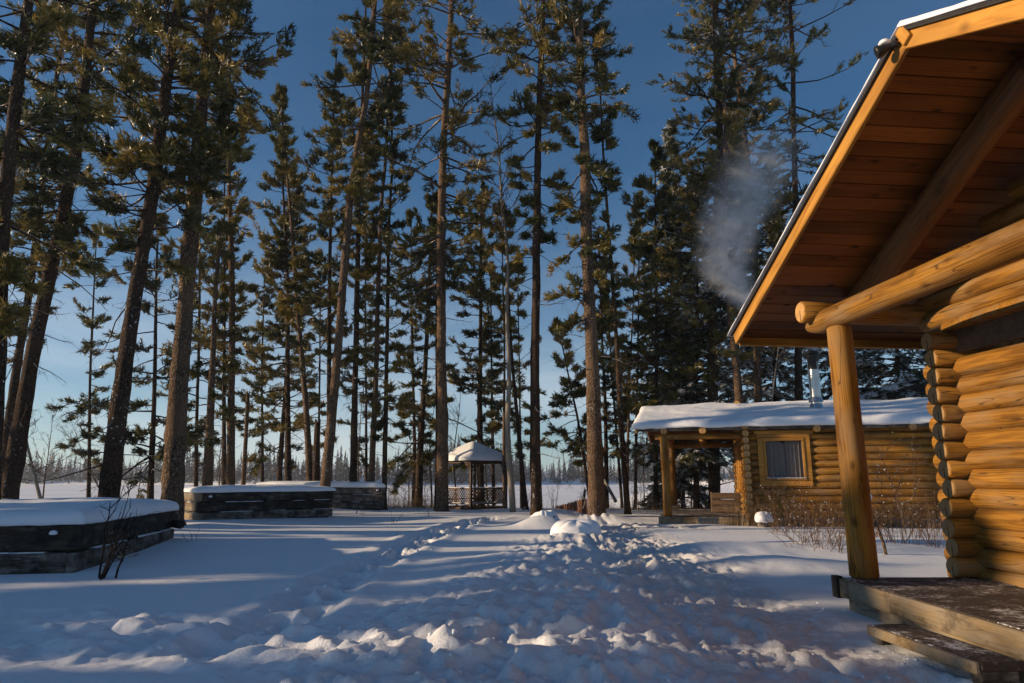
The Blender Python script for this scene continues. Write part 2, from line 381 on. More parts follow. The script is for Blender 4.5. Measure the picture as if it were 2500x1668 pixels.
def plain(name, col, rough=0.6, metal=0.0, nscale=20, namt=0.25, spec=0.4):
    m, nt, b = newmat(name); g = coords(nt, (1, 1, 1)); n = noise(nt, g, nscale, 4)
    r = ramp(nt, [(0.3, tuple(c * (1 - namt) for c in col)), (0.7, tuple(min(1, c * (1 + namt)) for c in col))]); nt.links.new(n, r.inputs[0])
    nt.links.new(r.outputs[0], b.inputs['Base Color']); b.inputs['Roughness'].default_value = rough; b.inputs['Metallic'].default_value = metal
    b.inputs['Specular IOR Level'].default_value = spec; bump(nt, b, n, 0.15, 0.004); return m

M_LOG = wood_mat('honey_log', (0.14, 0.060, 0.010), (0.30, 0.140, 0.021), (0.43, 0.215, 0.036), 1.0, 0.85, knots=0.75, stain=0.85, grey=(0.24, 0.15, 0.07), greyamt=0.10, rough=0.72, spec=0.15)
M_RAFTER = wood_mat('shaded_rafter_log', (0.07, 0.032, 0.010), (0.13, 0.060, 0.018), (0.19, 0.095, 0.032), 1.0, 0.85, knots=0.6)  # brown stained log, darkened further to stand for shade under the planks
M_END = endgrain_mat('log_end', (0.30, 0.15, 0.045), (0.62, 0.38, 0.15))
M_ENDN = endgrain_mat('log_end_worn', (0.19, 0.11, 0.045), (0.44, 0.27, 0.11))
M_BOARD = wood_mat('trim_board', (0.28, 0.12, 0.019), (0.45, 0.21, 0.033), (0.56, 0.29, 0.055), 1.0, 0.15, knots=0.5)
M_SOFFIT = wood_mat('soffit_plank', (0.10, 0.032, 0.006), (0.19, 0.064, 0.012), (0.27, 0.100, 0.020), 0.9, 0.2, knots=0.95, spec=0.2, vary=(0.65, 0.62))
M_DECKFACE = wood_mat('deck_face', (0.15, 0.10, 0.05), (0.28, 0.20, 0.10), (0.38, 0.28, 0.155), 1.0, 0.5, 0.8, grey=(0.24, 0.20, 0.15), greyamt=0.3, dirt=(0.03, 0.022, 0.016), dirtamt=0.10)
M_GREYWOOD = wood_mat('weathered_timber', (0.035, 0.027, 0.020), (0.085, 0.068, 0.052), (0.19, 0.155, 0.12), 1.2, 0.8, 0.85, grey=(0.21, 0.19, 0.17), greyamt=0.35, dirt=(0.012, 0.010, 0.009), dirtamt=0.35)
M_DARKWOOD = wood_mat('dark_timber', (0.022, 0.017, 0.013), (0.05, 0.038, 0.028), (0.095, 0.075, 0.055), 1.2, 0.8, 0.85, grey=(0.16, 0.14, 0.12), greyamt=0.05, dirt=(0.01, 0.009, 0.008), dirtamt=0.45)
M_BENCH = wood_mat('bench_slat', (0.07, 0.045, 0.028), (0.15, 0.10, 0.065), (0.22, 0.155, 0.10), 1.0, 0.5, 0.8)
M_GAZ = wood_mat('gazebo_wood', (0.035, 0.017, 0.010), (0.075, 0.036, 0.019), (0.13, 0.062, 0.030), 1.0, 0.2, 0.6)
M_FENCE = wood_mat('fence_board', (0.10, 0.042, 0.022), (0.20, 0.085, 0.042), (0.27, 0.12, 0.06), 1.0, 0.2, 0.7)
M_SNOW = snow_mat('snow')
M_SNOWG = snow_mat('ground_snow', True)
M_SHINGLE = plain('roof_felt', (0.025, 0.024, 0.025), 0.85)
M_BLACK = plain('black_metal', (0.012, 0.012, 0.013), 0.45)
M_STEEL = plain('stainless_pipe', (0.46, 0.46, 0.47), 0.30, 1.0, 3, 0.1)
M_GALV = plain('galvanised_sheet', (0.45, 0.46, 0.48), 0.42, 1.0, 8, 0.15)
M_BARK = bark_mat('pine_bark', (0.007, 0.005, 0.004), (0.058, 0.039, 0.028), (0.078, 0.050, 0.033), 0.5)
M_BARKR = bark_mat('red_pine_bark', (0.010, 0.006, 0.004), (0.140, 0.098, 0.068), (0.165, 0.106, 0.068), 0.35)
M_BARKB = bark_mat('birch_bark', (0.025, 0.022, 0.018), (0.25, 0.225, 0.19), None, 0.3, birch=True)
M_TWIG = bark_mat('bare_twig', (0.05, 0.034, 0.024), (0.15, 0.105, 0.075), None, 0.2, 2.0)
M_REDTWIG = bark_mat('red_twig', (0.07, 0.038, 0.022), (0.20, 0.115, 0.065), None, 0.1, 2.0)
M_DARKTWIG = bark_mat('dark_twig', (0.010, 0.008, 0.007), (0.035, 0.027, 0.022), None, 0.1, 2.0)
M_PINE = needle_mat('pine_needle', [(0.0, (0.018, 0.030, 0.011)), (0.30, (0.062, 0.072, 0.020)), (0.60, (0.205, 0.168, 0.038)), (0.93, (0.36, 0.24, 0.055)), (0.95, (0.55, 0.57, 0.58)), (1.0, (0.76, 0.78, 0.8))])
M_SPRUCE = needle_mat('spruce_needle', [(0.0, (0.026, 0.040, 0.024)), (0.4, (0.066, 0.080, 0.040)), (0.84, (0.17, 0.155, 0.060)), (0.88, (0.50, 0.53, 0.56)), (1.0, (0.76, 0.79, 0.82))])
M_FARWOOD = needle_mat('hazed_conifer', [(0.0, (0.030, 0.038, 0.042)), (0.5, (0.060, 0.072, 0.076)), (0.84, (0.11, 0.12, 0.12)), (0.88, (0.40, 0.43, 0.46)), (1.0, (0.6, 0.63, 0.66))])  # blue-grey stops paint distance haze into the needles; palest stops are snow
M_GRASS = needle_mat('dry_grass', [(0.0, (0.10, 0.055, 0.022)), (0.6, (0.24, 0.15, 0.065)), (1.0, (0.40, 0.27, 0.13))])
# ------------------------------------------------------------------ snow-covered ground
def seg_dist(x, y, pts):
    best = np.full(np.shape(x), 1e9)
    for (x0, y0), (x1, y1) in zip(pts[:-1], pts[1:]):
        dx, dy = x1 - x0, y1 - y0; L2 = dx * dx + dy * dy
        t = np.clip(((x - x0) * dx + (y - y0) * dy) / L2, 0, 1)
        best = np.minimum(best, np.hypot(x - x0 - t * dx, y - y0 - t * dy))
    return best
TRACK = [gxy(*p) for p in ((560, 1560), (700, 1500), (815, 1430), (900, 1380), (985, 1335), (1060, 1305), (1130, 1284), (1210, 1268))]
PATH = [gxy(*p) for p in ((2250, 1668), (1950, 1600), (1760, 1480), (1640, 1400), (1545, 1340), (1500, 1305), (1540, 1285), (1660, 1292))]
PATH2 = [gxy(*p) for p in ((1180, 1700), (1270, 1580), (1360, 1490), (1450, 1420), (1500, 1370), (1480, 1330))]
PATH3 = [gxy(*p) for p in ((-60, 1520), (250, 1520), (560, 1540), (800, 1560), (1100, 1580), (1350, 1600))]
PATH4 = [gxy(*p) for p in ((1500, 1305), (1470, 1285), (1440, 1262), (1400, 1252))]
def steps_along(pts, step, side, seed, jit=0.06):
    rg = np.random.default_rng(seed); out = []; k = 0
    for (x0, y0), (x1, y1) in zip(pts[:-1], pts[1:]):
        L = math.hypot(x1 - x0, y1 - y0); n = max(1, int(L / step))
        for i in range(n):
            t = (i + .5) / n; s = side * (1 if k % 2 else -1); k += 1
            nx, ny = -(y1 - y0) / L, (x1 - x0) / L
            out.append((x0 + (x1 - x0) * t + nx * s + rg.normal(0, jit), y0 + (y1 - y0) * t + ny * s + rg.normal(0, jit), math.atan2(y1 - y0, x1 - x0) + rg.normal(0, .25), rg.uniform(.8, 1.25)))
    return out
FEET = steps_along(TRACK, 0.33, 0.13, 3) + steps_along(TRACK, 0.5, 0.05, 5, 0.10) + steps_along(PATH2, 0.27, 0.24, 4, 0.18) + steps_along(PATH2, 0.3, 0.5, 14, 0.22)
FEET += steps_along(PATH, 0.34, 0.22, 44, 0.2) + steps_along(PATH4, .35, .15, 45, .1)
FEET += steps_along(PATH3, 0.30, 0.20, 6, 0.20) + steps_along(PATH3, 0.33, 0.45, 16, 0.25) + steps_along([gxy(1250, 1400), gxy(1330, 1340), gxy(1420, 1310)], .4, .2, 8, .12)
MOUNDS = [  # x, y, radius x, radius y, height
    (*gxy(1324, 1290), 0.62, 0.55, 0.30), (*gxy(1405, 1322), 0.75, 0.60, 0.16), (*gxy(1440, 1372), 0.62, 0.42, 0.17), (*gxy(1235, 1372), 0.5, 0.35, 0.07),
    (*gxy(1465, 1272), 0.75, 0.5, 0.24), (*gxy(1580, 1300), 0.9, 0.6, 0.10), (*gxy(1760, 1345), 1.1, 0.7, 0.16), (*gxy(1900, 1380), 1.0, 0.7, 0.14), (*gxy(2080, 1340), 1.2, 0.8, 0.12),
    (*gxy(1310, 1280), 0.8, 0.5, 0.10), (*gxy(1330, 1420), 2.0, 2.2, 0.20), (*gxy(1150, 1560), 1.2, .8, 0.12), (*gxy(1440, 1520), .8, .7, .10), (*gxy(1640, 1388), .7, .5, .10)]
for (u_, Y_t) in ((1079, 26.5), (1249, 26.5), (1310, 24.5), (1022, 31.), (1282, 29.), (1531, 25.), (423, 18.)):   # hollow and rim round the nearer trunks
    q_ = at(u_, 1250, Y_t); MOUNDS += [(q_[0], q_[1] - .1, 1.0, .9, .09), (q_[0], q_[1], .42, .42, -.13)]
def base_h(x, y):
    z = 0.02 + 0.10 * sstep(7, 19, y) + 0.10 * sstep(-4, -9, x) * sstep(12, 20, y)
    shore = 29.5 + 1.2 * np.sin(x * 0.13 + 1.0) + 3.0 * sstep(-12, -25, x) + 18 * sstep(9, 22, x)
    z = z - 1.35 * sstep(0.0, 9.0, y - shore)
    z = z + 1.5 * sstep(7.5, 17, x) * sstep(21, 36, y) + 3.0 * sstep(14, 40, x) * sstep(24, 60, y)
    z = z + 0.07 * fbm(x / 4.5, y / 3.0, 11, 2) + 0.10 * sstep(10, 30, y) * fbm(x / 6, y / 5, 5, 2)
    z = z + 1.2 * sstep(-30, -70, x) * sstep(60, 20, y) + 0.8 * sstep(-6, -30, y)
    return z
def G(x, y, detail=True):
    x = np.asarray(x, float); y = np.asarray(y, float)
    z = base_h(x, y)
    for mx_, my_, rx, ry, h in MOUNDS:
        q = ((x - mx_) / rx) ** 2 + ((y - my_) / ry) ** 2
        z = z + h * np.exp(-q * (0.8 + 0.5 * fbm(x * 2, y * 2, 3, 2)))
    if not detail: return z
    # fine drift ripples
    z = z + 0.020 * fbm(x * 0.9, y * 2.0, 21, 3) + 0.004 * fbm(x * 6, y * 9, 22, 2)
    # packed walking path
    d = seg_dist(x, y, PATH); wp = sstep(1.25, 0.55, d + 0.35 * fbm(x * 1.2, y * 1.2, 33, 2))
    z = z - 0.06 * wp + wp * (0.13 * fbm(x * 2.2, y * 2.2, 34, 4) + 0.10 * np.abs(fbm(x * 8.0, y * 8.0, 36, 2)) + .075 * fbm(x * 12, y * 12, 37, 2))
    d4 = seg_dist(x, y, PATH4); w4 = sstep(0.8, 0.3, d4); z = z - .05 * w4 + w4 * .10 * fbm(x * 3.5, y * 3.5, 39, 3)
    # churned snow beside it
    d2 = seg_dist(x, y, PATH2); w2 = sstep(2.5, 0.7, d2 + 0.9 * fbm(x * .8, y * .8, 43, 2))
    wx_ = x + .16 * fbm(x * 3.1, y * 3.1, 91, 2); wy_ = y + .16 * fbm(x * 3.1 + 9, y * 3.1, 92, 2)
    z = z + .78 * w2 * (0.15 * fbm(x * 1.6, y * 1.9, 44, 3) + 0.20 * np.abs(fbm(wx_ * 6.4, wy_ * 6.8, 46, 3)) + .13 * fbm(wx_ * 10, wy_ * 11, 47, 2) + .05 * np.clip(fbm(x * 6, y * 6, 48, 2) - .08, 0, 1))
    # old wind-softened tracks in front
    d3 = seg_dist(x, y, PATH3); w3 = sstep(1.35, 0.4, d3 + 0.7 * fbm(x * .7, y * .7, 53, 2))
    n = fbm(x * 1.7, y * 2.3, 54, 2); n2 = fbm(wx_ * 3.6, wy_ * 4.6, 58, 3); z = z + w3 * (0.10 * n + 0.05 * (0.25 - np.abs(n)) - 0.03 + .14 * n2 + .05 * np.abs(n2) + .05 * fbm(x * 9, y * 10, 59, 2))
    wn_ = sstep(5.6, 4.0, y) * sstep(2.2, 0.2, x); n = fbm(x * 1.6, y * 2.4, 64, 3); z = z + wn_ * 0.10 * n
    # trench and footprints
    dt = seg_dist(x, y, TRACK); wt = sstep(0.5, 0.15, dt + .25 * fbm(x * 2, y * 2, 71, 2)); z = z - 0.07 * wt + wt * .08 * fbm(x * 5, y * 5, 72, 2)
    z = z + 0.05 * np.exp(-((dt - 0.52) / 0.16) ** 2) * (0.6 + 1.6 * fbm(x * 3, y * 3, 73, 2))
    return z
def churn_mask(x, y):
    m = sstep(1.4, 0.5, seg_dist(x, y, PATH)); m = np.maximum(m, sstep(2.5, 0.7, seg_dist(x, y, PATH2) + .9 * fbm(x * .8, y * .8, 43, 2)))
    m = np.maximum(m, .55 * sstep(1.35, .4, seg_dist(x, y, PATH3) + .7 * fbm(x * .7, y * .7, 53, 2))); return np.maximum(m, sstep(.75, .2, seg_dist(x, y, TRACK)))
def worn_mask(x, y):
    d = seg_dist(x, y, PATH); w = sstep(1.5, 0.5, d + 0.5 * fbm(x * 1.2, y * 1.2, 33, 2))
    d2 = seg_dist(x, y, PATH2); w = np.maximum(w, 0.40 * sstep(1.5, .5, d2))
    return np.maximum(w, 0.75 * sstep(1.6, .7, np.hypot(x - 3.0, (y - 5.6) * .7)))
def spaced(a, b, dense0, dense1, h, grow):
    xs = list(np.arange(dense0, dense1, h)); s = h; p = xs[-1]
    while p < b: s *= grow; p += s; xs.append(p)
    s = h; p = dense0; left = []
    while p > a: s *= grow; p -= s; left.append(p)
    return np.array(left[::-1] + xs)
gx = spaced(-260, 260, -5.0, 4.3, 0.034, 1.038)
gy = spaced(-120, 75, 3.7, 8.8, 0.034, 1.031)
X, Y_ = np.meshgrid(gx, gy)
Z = G(X, Y_)
NT_ = len(steps_along(TRACK, 0.33, 0.13, 3)) + len(steps_along(TRACK, 0.5, 0.05, 5, 0.10))
for kf, (fx, fy, fa, fs) in enumerate(FEET):       # each print: a pit with a pushed-up far rim
    if not (3 < fy < 26): continue
    amp = 1.25 if kf < NT_ else .7
    i0, i1 = np.searchsorted(gx, (fx - .5, fx + .5)); j0, j1 = np.searchsorted(gy, (fy - .5, fy + .5))
    sx = X[j0:j1, i0:i1] - fx; sy = Y_[j0:j1, i0:i1] - fy
    la = (sx * math.cos(fa) + sy * math.sin(fa)) / (0.17 * fs); lb = (-sx * math.sin(fa) + sy * math.cos(fa)) / (0.10 * fs)
    q = np.sqrt(la ** 2 + lb ** 2)
    Z[j0:j1, i0:i1] += -amp * 0.085 * fs * np.exp(-q ** 6) + amp * 0.030 * fs * np.exp(-((q - 1.55) / .4) ** 2) * (0.5 + .5 * np.tanh(la))
nx_, ny_ = len(gx), len(gy)
V = np.stack([X, Y_, Z], -1).reshape(-1, 3)
ii = (np.arange(ny_ - 1)[:, None] * nx_ + np.arange(nx_ - 1)).ravel()
Q = np.stack([ii, ii + 1, ii + nx_ + 1, ii + nx_], -1)
GROUND_GRID = (gx, gy, Z)
ground = obj('snow_ground', np_mesh('snow_ground', V, [(Q, 0, True)], {'worn': worn_mask(X, Y_).ravel(), 'churn': churn_mask(X, Y_).ravel()}), M_SNOWG)
tag(ground, 'deep snow with footprints and a trodden path across the clearing', 'snow', kind='structure')
def gz(x, y):
    gx_, gy_, Z_ = GROUND_GRID
    i = int(np.clip(np.searchsorted(gx_, x) - 1, 0, len(gx_) - 2)); j = int(np.clip(np.searchsorted(gy_, y) - 1, 0, len(gy_) - 2))
    tx = (x - gx_[i]) / (gx_[i + 1] - gx_[i]); ty = (y - gy_[j]) / (gy_[j + 1] - gy_[j])
    return float((Z_[j, i] * (1 - tx) + Z_[j, i + 1] * tx) * (1 - ty) + (Z_[j + 1, i] * (1 - tx) + Z_[j + 1, i + 1] * tx) * ty)
LAKEZ = -1.12
lm, lnt, lb_ = newmat('lake_snow'); lg = lnt.nodes.new('ShaderNodeNewGeometry'); ln = noise(lnt, lg.outputs['Position'], 0.05, 5); ln2 = noise(lnt, lg.outputs['Position'], 0.8, 4)
lr = ramp(lnt, [(0.35, (0.70, 0.72, 0.77)), (0.65, (0.82, 0.84, 0.88))]); lnt.links.new(ln, lr.inputs[0]); lnt.links.new(lr.outputs[0], lb_.inputs['Base Color']); lb_.inputs['Roughness'].default_value = 0.7
bump(lnt, lb_, ln2, 0.3, 0.1)
lake = obj('frozen_lake', np_mesh('frozen_lake', np.array([[-1080, 20, LAKEZ], [1080, 20, LAKEZ], [1080, 1080, LAKEZ], [-1080, 1080, LAKEZ]]), [(np.array([[0, 1, 2, 3]]), 0, False)]), lm)
tag(lake, 'flat snow-covered frozen lake beyond the pines', 'lake', kind='structure')
# far shore
sx_ = np.linspace(-900, 900, 241); sy_ = np.array([0, 4, 10, 25, 60, 150, 600.])
SXX, SYY = np.meshgrid(sx_, sy_)
shore_y = lambda x: 300 + 26 * np.sin(x / 90.0 + .6) + 14 * np.sin(x / 37.0) + 60 * sstep(-60, -300, x) - 70 * sstep(40, 170, x)
SZ = LAKEZ - 0.3 + np.interp(SYY, sy_, [0, 1.6, 2.2, 3.0, 5, 10, 18]) * (0.7 + 0.5 * vnoise(SXX / 30, SYY / 40 + 3, 9))
SV = np.stack([SXX, shore_y(SXX) + SYY, SZ], -1).reshape(-1, 3)
ii = (np.arange(6)[:, None] * 241 + np.arange(240)).ravel()
fs_ = obj('far_shore', np_mesh('far_shore', SV, [(np.stack([ii, ii + 1, ii + 242, ii + 241], -1), 0, True)]), M_SNOW)
tag(fs_, 'low snowy bank on the far side of the lake', 'shore', kind='structure')

# loose snow crumbs thrown up along the trails
rg = np.random.default_rng(91)
ico = np.array([[0, 0, 1], [.89, 0, .45], [.28, .85, .45], [-.72, .53, .45], [-.72, -.53, .45], [.28, -.85, .45], [.72, .53, -.45], [-.28, .85, -.45], [-.89, 0, -.45], [-.28, -.85, -.45], [.72, -.53, -.45], [0, 0, -1]])
icf = np.array([[0, 1, 2], [0, 2, 3], [0, 3, 4], [0, 4, 5], [0, 5, 1], [1, 6, 2], [2, 7, 3], [3, 8, 4], [4, 9, 5], [5, 10, 1], [2, 6, 7], [3, 7, 8], [4, 8, 9], [5, 9, 10], [1, 10, 6], [6, 11, 7], [7, 11, 8], [8, 11, 9], [9, 11, 10], [10, 11, 6]])
cl = MB()
def crumbs(pts, n, spread, smin, smax):
    for _ in range(n):
        k = rg.integers(0, len(pts) - 1); t = rg.random()
        x = pts[k][0] + (pts[k + 1][0] - pts[k][0]) * t + rg.normal(0, spread); y = pts[k][1] + (pts[k + 1][1] - pts[k][1]) * t + rg.normal(0, spread)
        if y < 3.5: continue
        s = smin + (smax - smin) * rg.random() ** 4
        v = ico * (1 + rg.normal(0, .32, (12, 1))) * s * np.array([rg.uniform(.8, 1.5), rg.uniform(.8, 1.5), rg.uniform(.6, 1)])
        cl.add(v + np.array([x, y, gz(x, y) - s * .05]), [icf], 0, True)
crumbs(TRACK, 330, 0.24, 0.006, 0.04); crumbs(PATH2, 420, 0.6, 0.005, 0.032); crumbs(PATH, 300, 0.7, 0.003, 0.016); crumbs(PATH3, 90, 0.5, 0.006, 0.035)
crumbs([gxy(2010, 1480), gxy(2130, 1560), gxy(2300, 1660)], 60, .15, 0.004, 0.022)
tag(obj('snow_crumb', cl.mesh('snow_crumb'), M_SNOW), 'loose crumbs of snow kicked up beside the trails', 'snow', kind='stuff')

# ------------------------------------------------------------------ slab of snow lying on a roof or a box
def snow_slab(name, P, nu, nv, thick, edge, parent, seed, lump=0.03, over=0.05, mats=None, under=0.0, mound=0.0, rag=0.0):
    """P(s,t)->xyz of the carrying surface for s,t in 0..1 ; thick metres of snow with rounded rims"""
    us = 0.5 - 0.5 * np.cos(np.linspace(0, np.pi, nu)) * 0.35 - 0 * np.linspace(0, 1, nu)
    us = np.linspace(0, 1, nu); us = us + 0.0
    # crowd samples at the rims
    def crowd(n): t = np.linspace(-1, 1, n); return 0.5 + 0.5 * np.sign(t) * (1 - (1 - np.abs(t)) ** 1.6)
    us = crowd(nu); vs_ = crowd(nv)
    S, T = np.meshgrid(us, vs_); base = P(S, T)
    p00, p10, p01 = P(np.array(0.), np.array(.5)), P(np.array(1.), np.array(.5)), P(np.array(.5), np.array(0.)); p11 = P(np.array(.5), np.array(1.))
    Lu = np.linalg.norm(p10 - p00); Lv = np.linalg.norm(p11 - p01)
    du = np.minimum(S, 1 - S) * Lu; dv = np.minimum(T, 1 - T) * Lv
    d = np.minimum(du, dv); e = np.clip(d / edge, 0, 1); prof = np.sqrt(np.clip(1 - (1 - e) ** 2, 0, 1))
    n = fbm(S * Lu * 1.3, T * Lv * 1.3, seed, 3)
    n_b = fbm(S * Lu * .45 + 7, T * Lv * .45, seed + 21, 2)
    th = thick * (0.12 + 0.88 * prof) * (1 + 0.45 * n + .75 * n_b) + .022 * np.minimum(fbm(S * Lu * 3.1, T * Lv * 3.1, seed + 31, 2), 0) * e + lump * fbm(S * Lu * 5, T * Lv * 5, seed + 3, 2) * (0.4 + .6 * (1 - e)) + mound * np.sqrt(np.clip(np.minimum(S, 1 - S) * np.minimum(T, 1 - T) * 4, 0, 1))
    # bulge outward at the rims, ragged
    out_u = np.where(S < .5, -1, 1) * np.exp(-(du / (edge * .6)) ** 2) * over * (0.7 + 1.2 * fbm(T * Lv * 2.2, S * 2, seed + 5, 3))
    out_v = np.where(T < .5, -1, 1) * np.exp(-(dv / (edge * .6)) ** 2) * over * (0.7 + 1.2 * fbm(S * Lu * 2.2, T * 2, seed + 6, 3))
    eu = (p10 - p00) / Lu; ev = (p11 - p01) / Lv
    top = base + eu * out_u[..., None] * 1.0 + ev * out_v[..., None]
    top[..., 2] += th
    bot = base + (eu * out_u[..., None] + ev * out_v[..., None]) * 0.75
    bot[..., 2] += 0.004 - under * np.exp(-(d / (edge * .35)) ** 2) * (0.5 + 1.6 * np.clip(fbm(S * Lu * 1.9, T * Lv * 1.9, seed + 8, 3) + .2, 0, 1)) - rag * np.clip(fbm(S * Lu * .55, T * Lv * .2, seed + 9, 1) - .12, 0, 1) * np.exp(-(d / (edge * .5)) ** 2)
    nv_, nu_ = S.shape; n0 = nu_ * nv_
    V = np.concatenate([top.reshape(-1, 3), bot.reshape(-1, 3)])
    ii = (np.arange(nv_ - 1)[:, None] * nu_ + np.arange(nu_ - 1)).ravel()
    Q1 = np.stack([ii, ii + 1, ii + nu_ + 1, ii + nu_], -1); Q2 = Q1[:, ::-1] + n0
    loop = np.concatenate([np.arange(nu_), np.arange(1, nv_) * nu_ + nu_ - 1, (nv_ - 1) * nu_ + np.arange(nu_ - 2, -1, -1), np.arange(nv_ - 2, 0, -1) * nu_])
    l2 = np.roll(loop, -1); Q3 = np.stack([loop, loop + n0, l2 + n0, l2], -1)
    return obj(name, np_mesh(name, V, [(Q1, 0, True), (Q2, 0, True), (Q3, 0, True)]), mats or M_SNOW, parent)
def quad_surface(a, b, c, d):
    a, b, c, d = [np.array(p, float) for p in (a, b, c, d)]     # a->b along s, a->d along t
    return lambda S, T: (a * ((1 - S) * (1 - T))[..., None] + b * (S * (1 - T))[..., None] + c * (S * T)[..., None] + d * ((1 - S) * T)[..., None])

# ------------------------------------------------------------------ near log cabin with its porch (right edge)
TH = math.radians(5.5); P0 = (3.63, 7.38)
near = thing('log_cabin', 'honey-coloured log cabin with gabled plank porch roof, close by on the right-hand side', 'cabin', (P0[0], P0[1], CAMZ), TH)
LG = [M_LOG, M_END]; LGN = [M_LOG, M_ENDN]
log('post', (0.03, 0.03, -1.0), (0, 0.03, 1.66), 0.142, LG, near, 0.128, 24, .2, .006)
log('beam', (0, 0.62, 1.77), (0, -5.2, 1.79), 0.132, LG, near, 0.142, 24, .25, .008, cone0=0.30)
log('plate_log', (-0.26, 0.34, 1.90), (6.2, 0.34, 1.90), 0.125, LG, near, .13, 22, .3, .006)
log('post', (0.03, -4.7, -1.0), (0, -4.7, 1.68), 0.142, LG, near, 0.13, 20, .2, .006)
ROOFT = 0.485; EAVE = 1.29; RIDGE = -2.35
def roof_z(b): return 2.26 + 0.31 * ROOFT - (RIDGE + abs(b - RIDGE)) * ROOFT
PA = math.atan(ROOFT); RL = (EAVE - RIDGE) / math.cos(PA)
def slope_pt(a, s, sgn, off=0.0):    # s metres down from the ridge; sgn +1 far slope, -1 near slope; off = above the underside
    return Vector((a, RIDGE + sgn * (s * math.cos(PA) + off * math.sin(PA)), roof_z(RIDGE) - s * math.sin(PA) + off * math.cos(PA)))
for sgn in (1, -1):
    nrm = Vector((0, sgn * math.sin(PA), math.cos(PA))); npl = 24; wpl = RL / npl
    for k in range(npl):
        s0 = (k + .5) * wpl; jit = RNG.uniform(-.004, .004)
        a1 = 5.8
        board('soffit_plank', slope_pt(-0.60 + RNG.uniform(0, .01), s0, sgn, .016 + jit), slope_pt(a1, s0, sgn, .016 + jit), wpl - 0.007, 0.032, M_SOFFIT, near, nrm, 0.006)
    # rafter log under the planks
    log('rafter', slope_pt(0.50, 0.10, sgn, -0.152), slope_pt(0.50, RL - .80, sgn, -0.152), 0.145, [M_RAFTER, M_ENDN], near, .145, 22, .3, .006)
    # barge board, roof felt edge
    p, q = slope_pt(-0.635, -0.0, sgn, -0.01), slope_pt(-0.635, RL, sgn, -0.01)
    board('barge_board', p, q, 0.045, 0.185, M_BOARD, near, nrm, .006)
    m = MB()
    for j, (o0, o1, ex) in enumerate(((0.036, 0.050, .012), (0.052, 0.064, .028))):
        m.box((-0.02, -2.0, o0), (RL + ex, 2.0, o1))
    Mr = Matrix((Vector((0, sgn * math.cos(PA), -math.sin(PA))), Vector((1, 0, 0)), nrm)).transposed().to_4x4(); Mr.translation = slope_pt(1.312, 0, sgn)
    obj('roof_felt', m.mesh('roof_felt'), M_SHINGLE, near, Mr)
    A, B = slope_pt(-0.698, -0.02, sgn, .066), slope_pt(3.2, -0.02, sgn, .066); C_, D_ = slope_pt(3.2, RL + .06, sgn, .066), slope_pt(-0.698, RL + .06, sgn, .066)
    snow_slab('roof_snow', quad_surface(A, B, C_, D_), 40, 120, 0.055, 0.05, near, 41 + sgn, 0.025, 0.015)
    board('eave_board', slope_pt(-0.60, RL + .015, sgn, -0.05), slope_pt(5.8, RL + .015, sgn, -0.05), 0.03, 0.13, M_BOARD, near, nrm)
log('ridge_log', (1.15, RIDGE, roof_z(RIDGE) - .30), (5.8, RIDGE, roof_z(RIDGE) - .30), 0.14, LG, near, .14)
# walls: logs of the far side wall and of the gable wall, crossing at the corner
for k in range(13):
    log('wall_log', (0.97 + RNG.uniform(-.03, .03), -.06, -0.90 + .2 * k), (6.0, -.06, -0.90 + .2 * k), 0.106, LGN, near, .106, 20, .5, .004)
for k in range(-1, 22):
    zc = -0.80 + .2 * k
    if 1.38 < zc < 1.62: continue
    bmax = min(0.36, (roof_z(0) - zc - .16) / ROOFT); bmin = max(-5.1, RIDGE - (bmax - RIDGE))
    if bmax - bmin < .6: continue
    log('wall_log', (1.28, bmax, zc), (1.28, bmin, zc), 0.107, LGN, near, .107, 20, .4, .005)
boxobj('header_board', (1.25, -5.0, 1.36), (1.30, 0.1, 1.62), M_BENCH, near)
# half log above the header: round above, sawn flat below
th = np.linspace(0, np.pi, 13); pr = np.stack([-np.cos(th) * .15, np.sin(th) * .115 - .01], 1); pr = np.concatenate([pr, [[.15, -.03], [-.15, -.03]]])
ys = np.linspace(-0.04, -5.0, 14); Vh = np.array([[1.245 + p[0] * (0.55 if i == 0 else (0.85 if i == 1 else 1)), y, 1.64 + p[1]] for i, y in enumerate(ys) for p in pr]); nh = len(pr)
Qh = np.array([[i * nh + j, i * nh + (j + 1) % nh, (i + 1) * nh + (j + 1) % nh, (i + 1) * nh + j] for i in range(13) for j in range(nh)])
mh = MB(); mh.add(Vh, [Qh, np.arange(nh)[None], (13 * nh + np.arange(nh))[None]], 0); obj('half_log', mh.mesh('half_log'), M_LOG, near)
# porch deck
M_DECKTOP, nt, b = newmat('deck_top'); v = coords(nt, (1, 1, 1)); n1 = noise(nt, v, 5, 6, .7); n2 = noise(nt, v, 26, 5, .7); n3 = noise(nt, v, 1.1, 2)
f = mth(nt, 'ADD', mth(nt, 'ADD', mth(nt, 'MULTIPLY', n1, .5), mth(nt, 'MULTIPLY', n2, .5)), mth(nt, 'MULTIPLY', mth(nt, 'SUBTRACT', n3, .5), .35))
r = ramp(nt, [(0.50, (0.030, 0.020, 0.016)), (0.56, (0.16, 0.14, 0.13)), (0.63, (0.66, 0.68, 0.72))]); nt.links.new(f, r.inputs[0]); nt.links.new(r.outputs[0], b.inputs['Base Color'])
b.inputs['Roughness'].default_value = .8; bump(nt, b, f, .5, .02)
DECK = Matrix.Translation((-0.20, 0.06, 0)) @ Matrix.Rotation(math.radians(-4.5), 4, 'Z')
for k in range(10):
    y1 = -k * .56; boxobj('deck_board', (0, y1 - .553, -1.045), (1.40 if k == 0 else 1.36 - .045 * (k - 1), y1, -1.0), M_DECKTOP, near, DECK, .004)
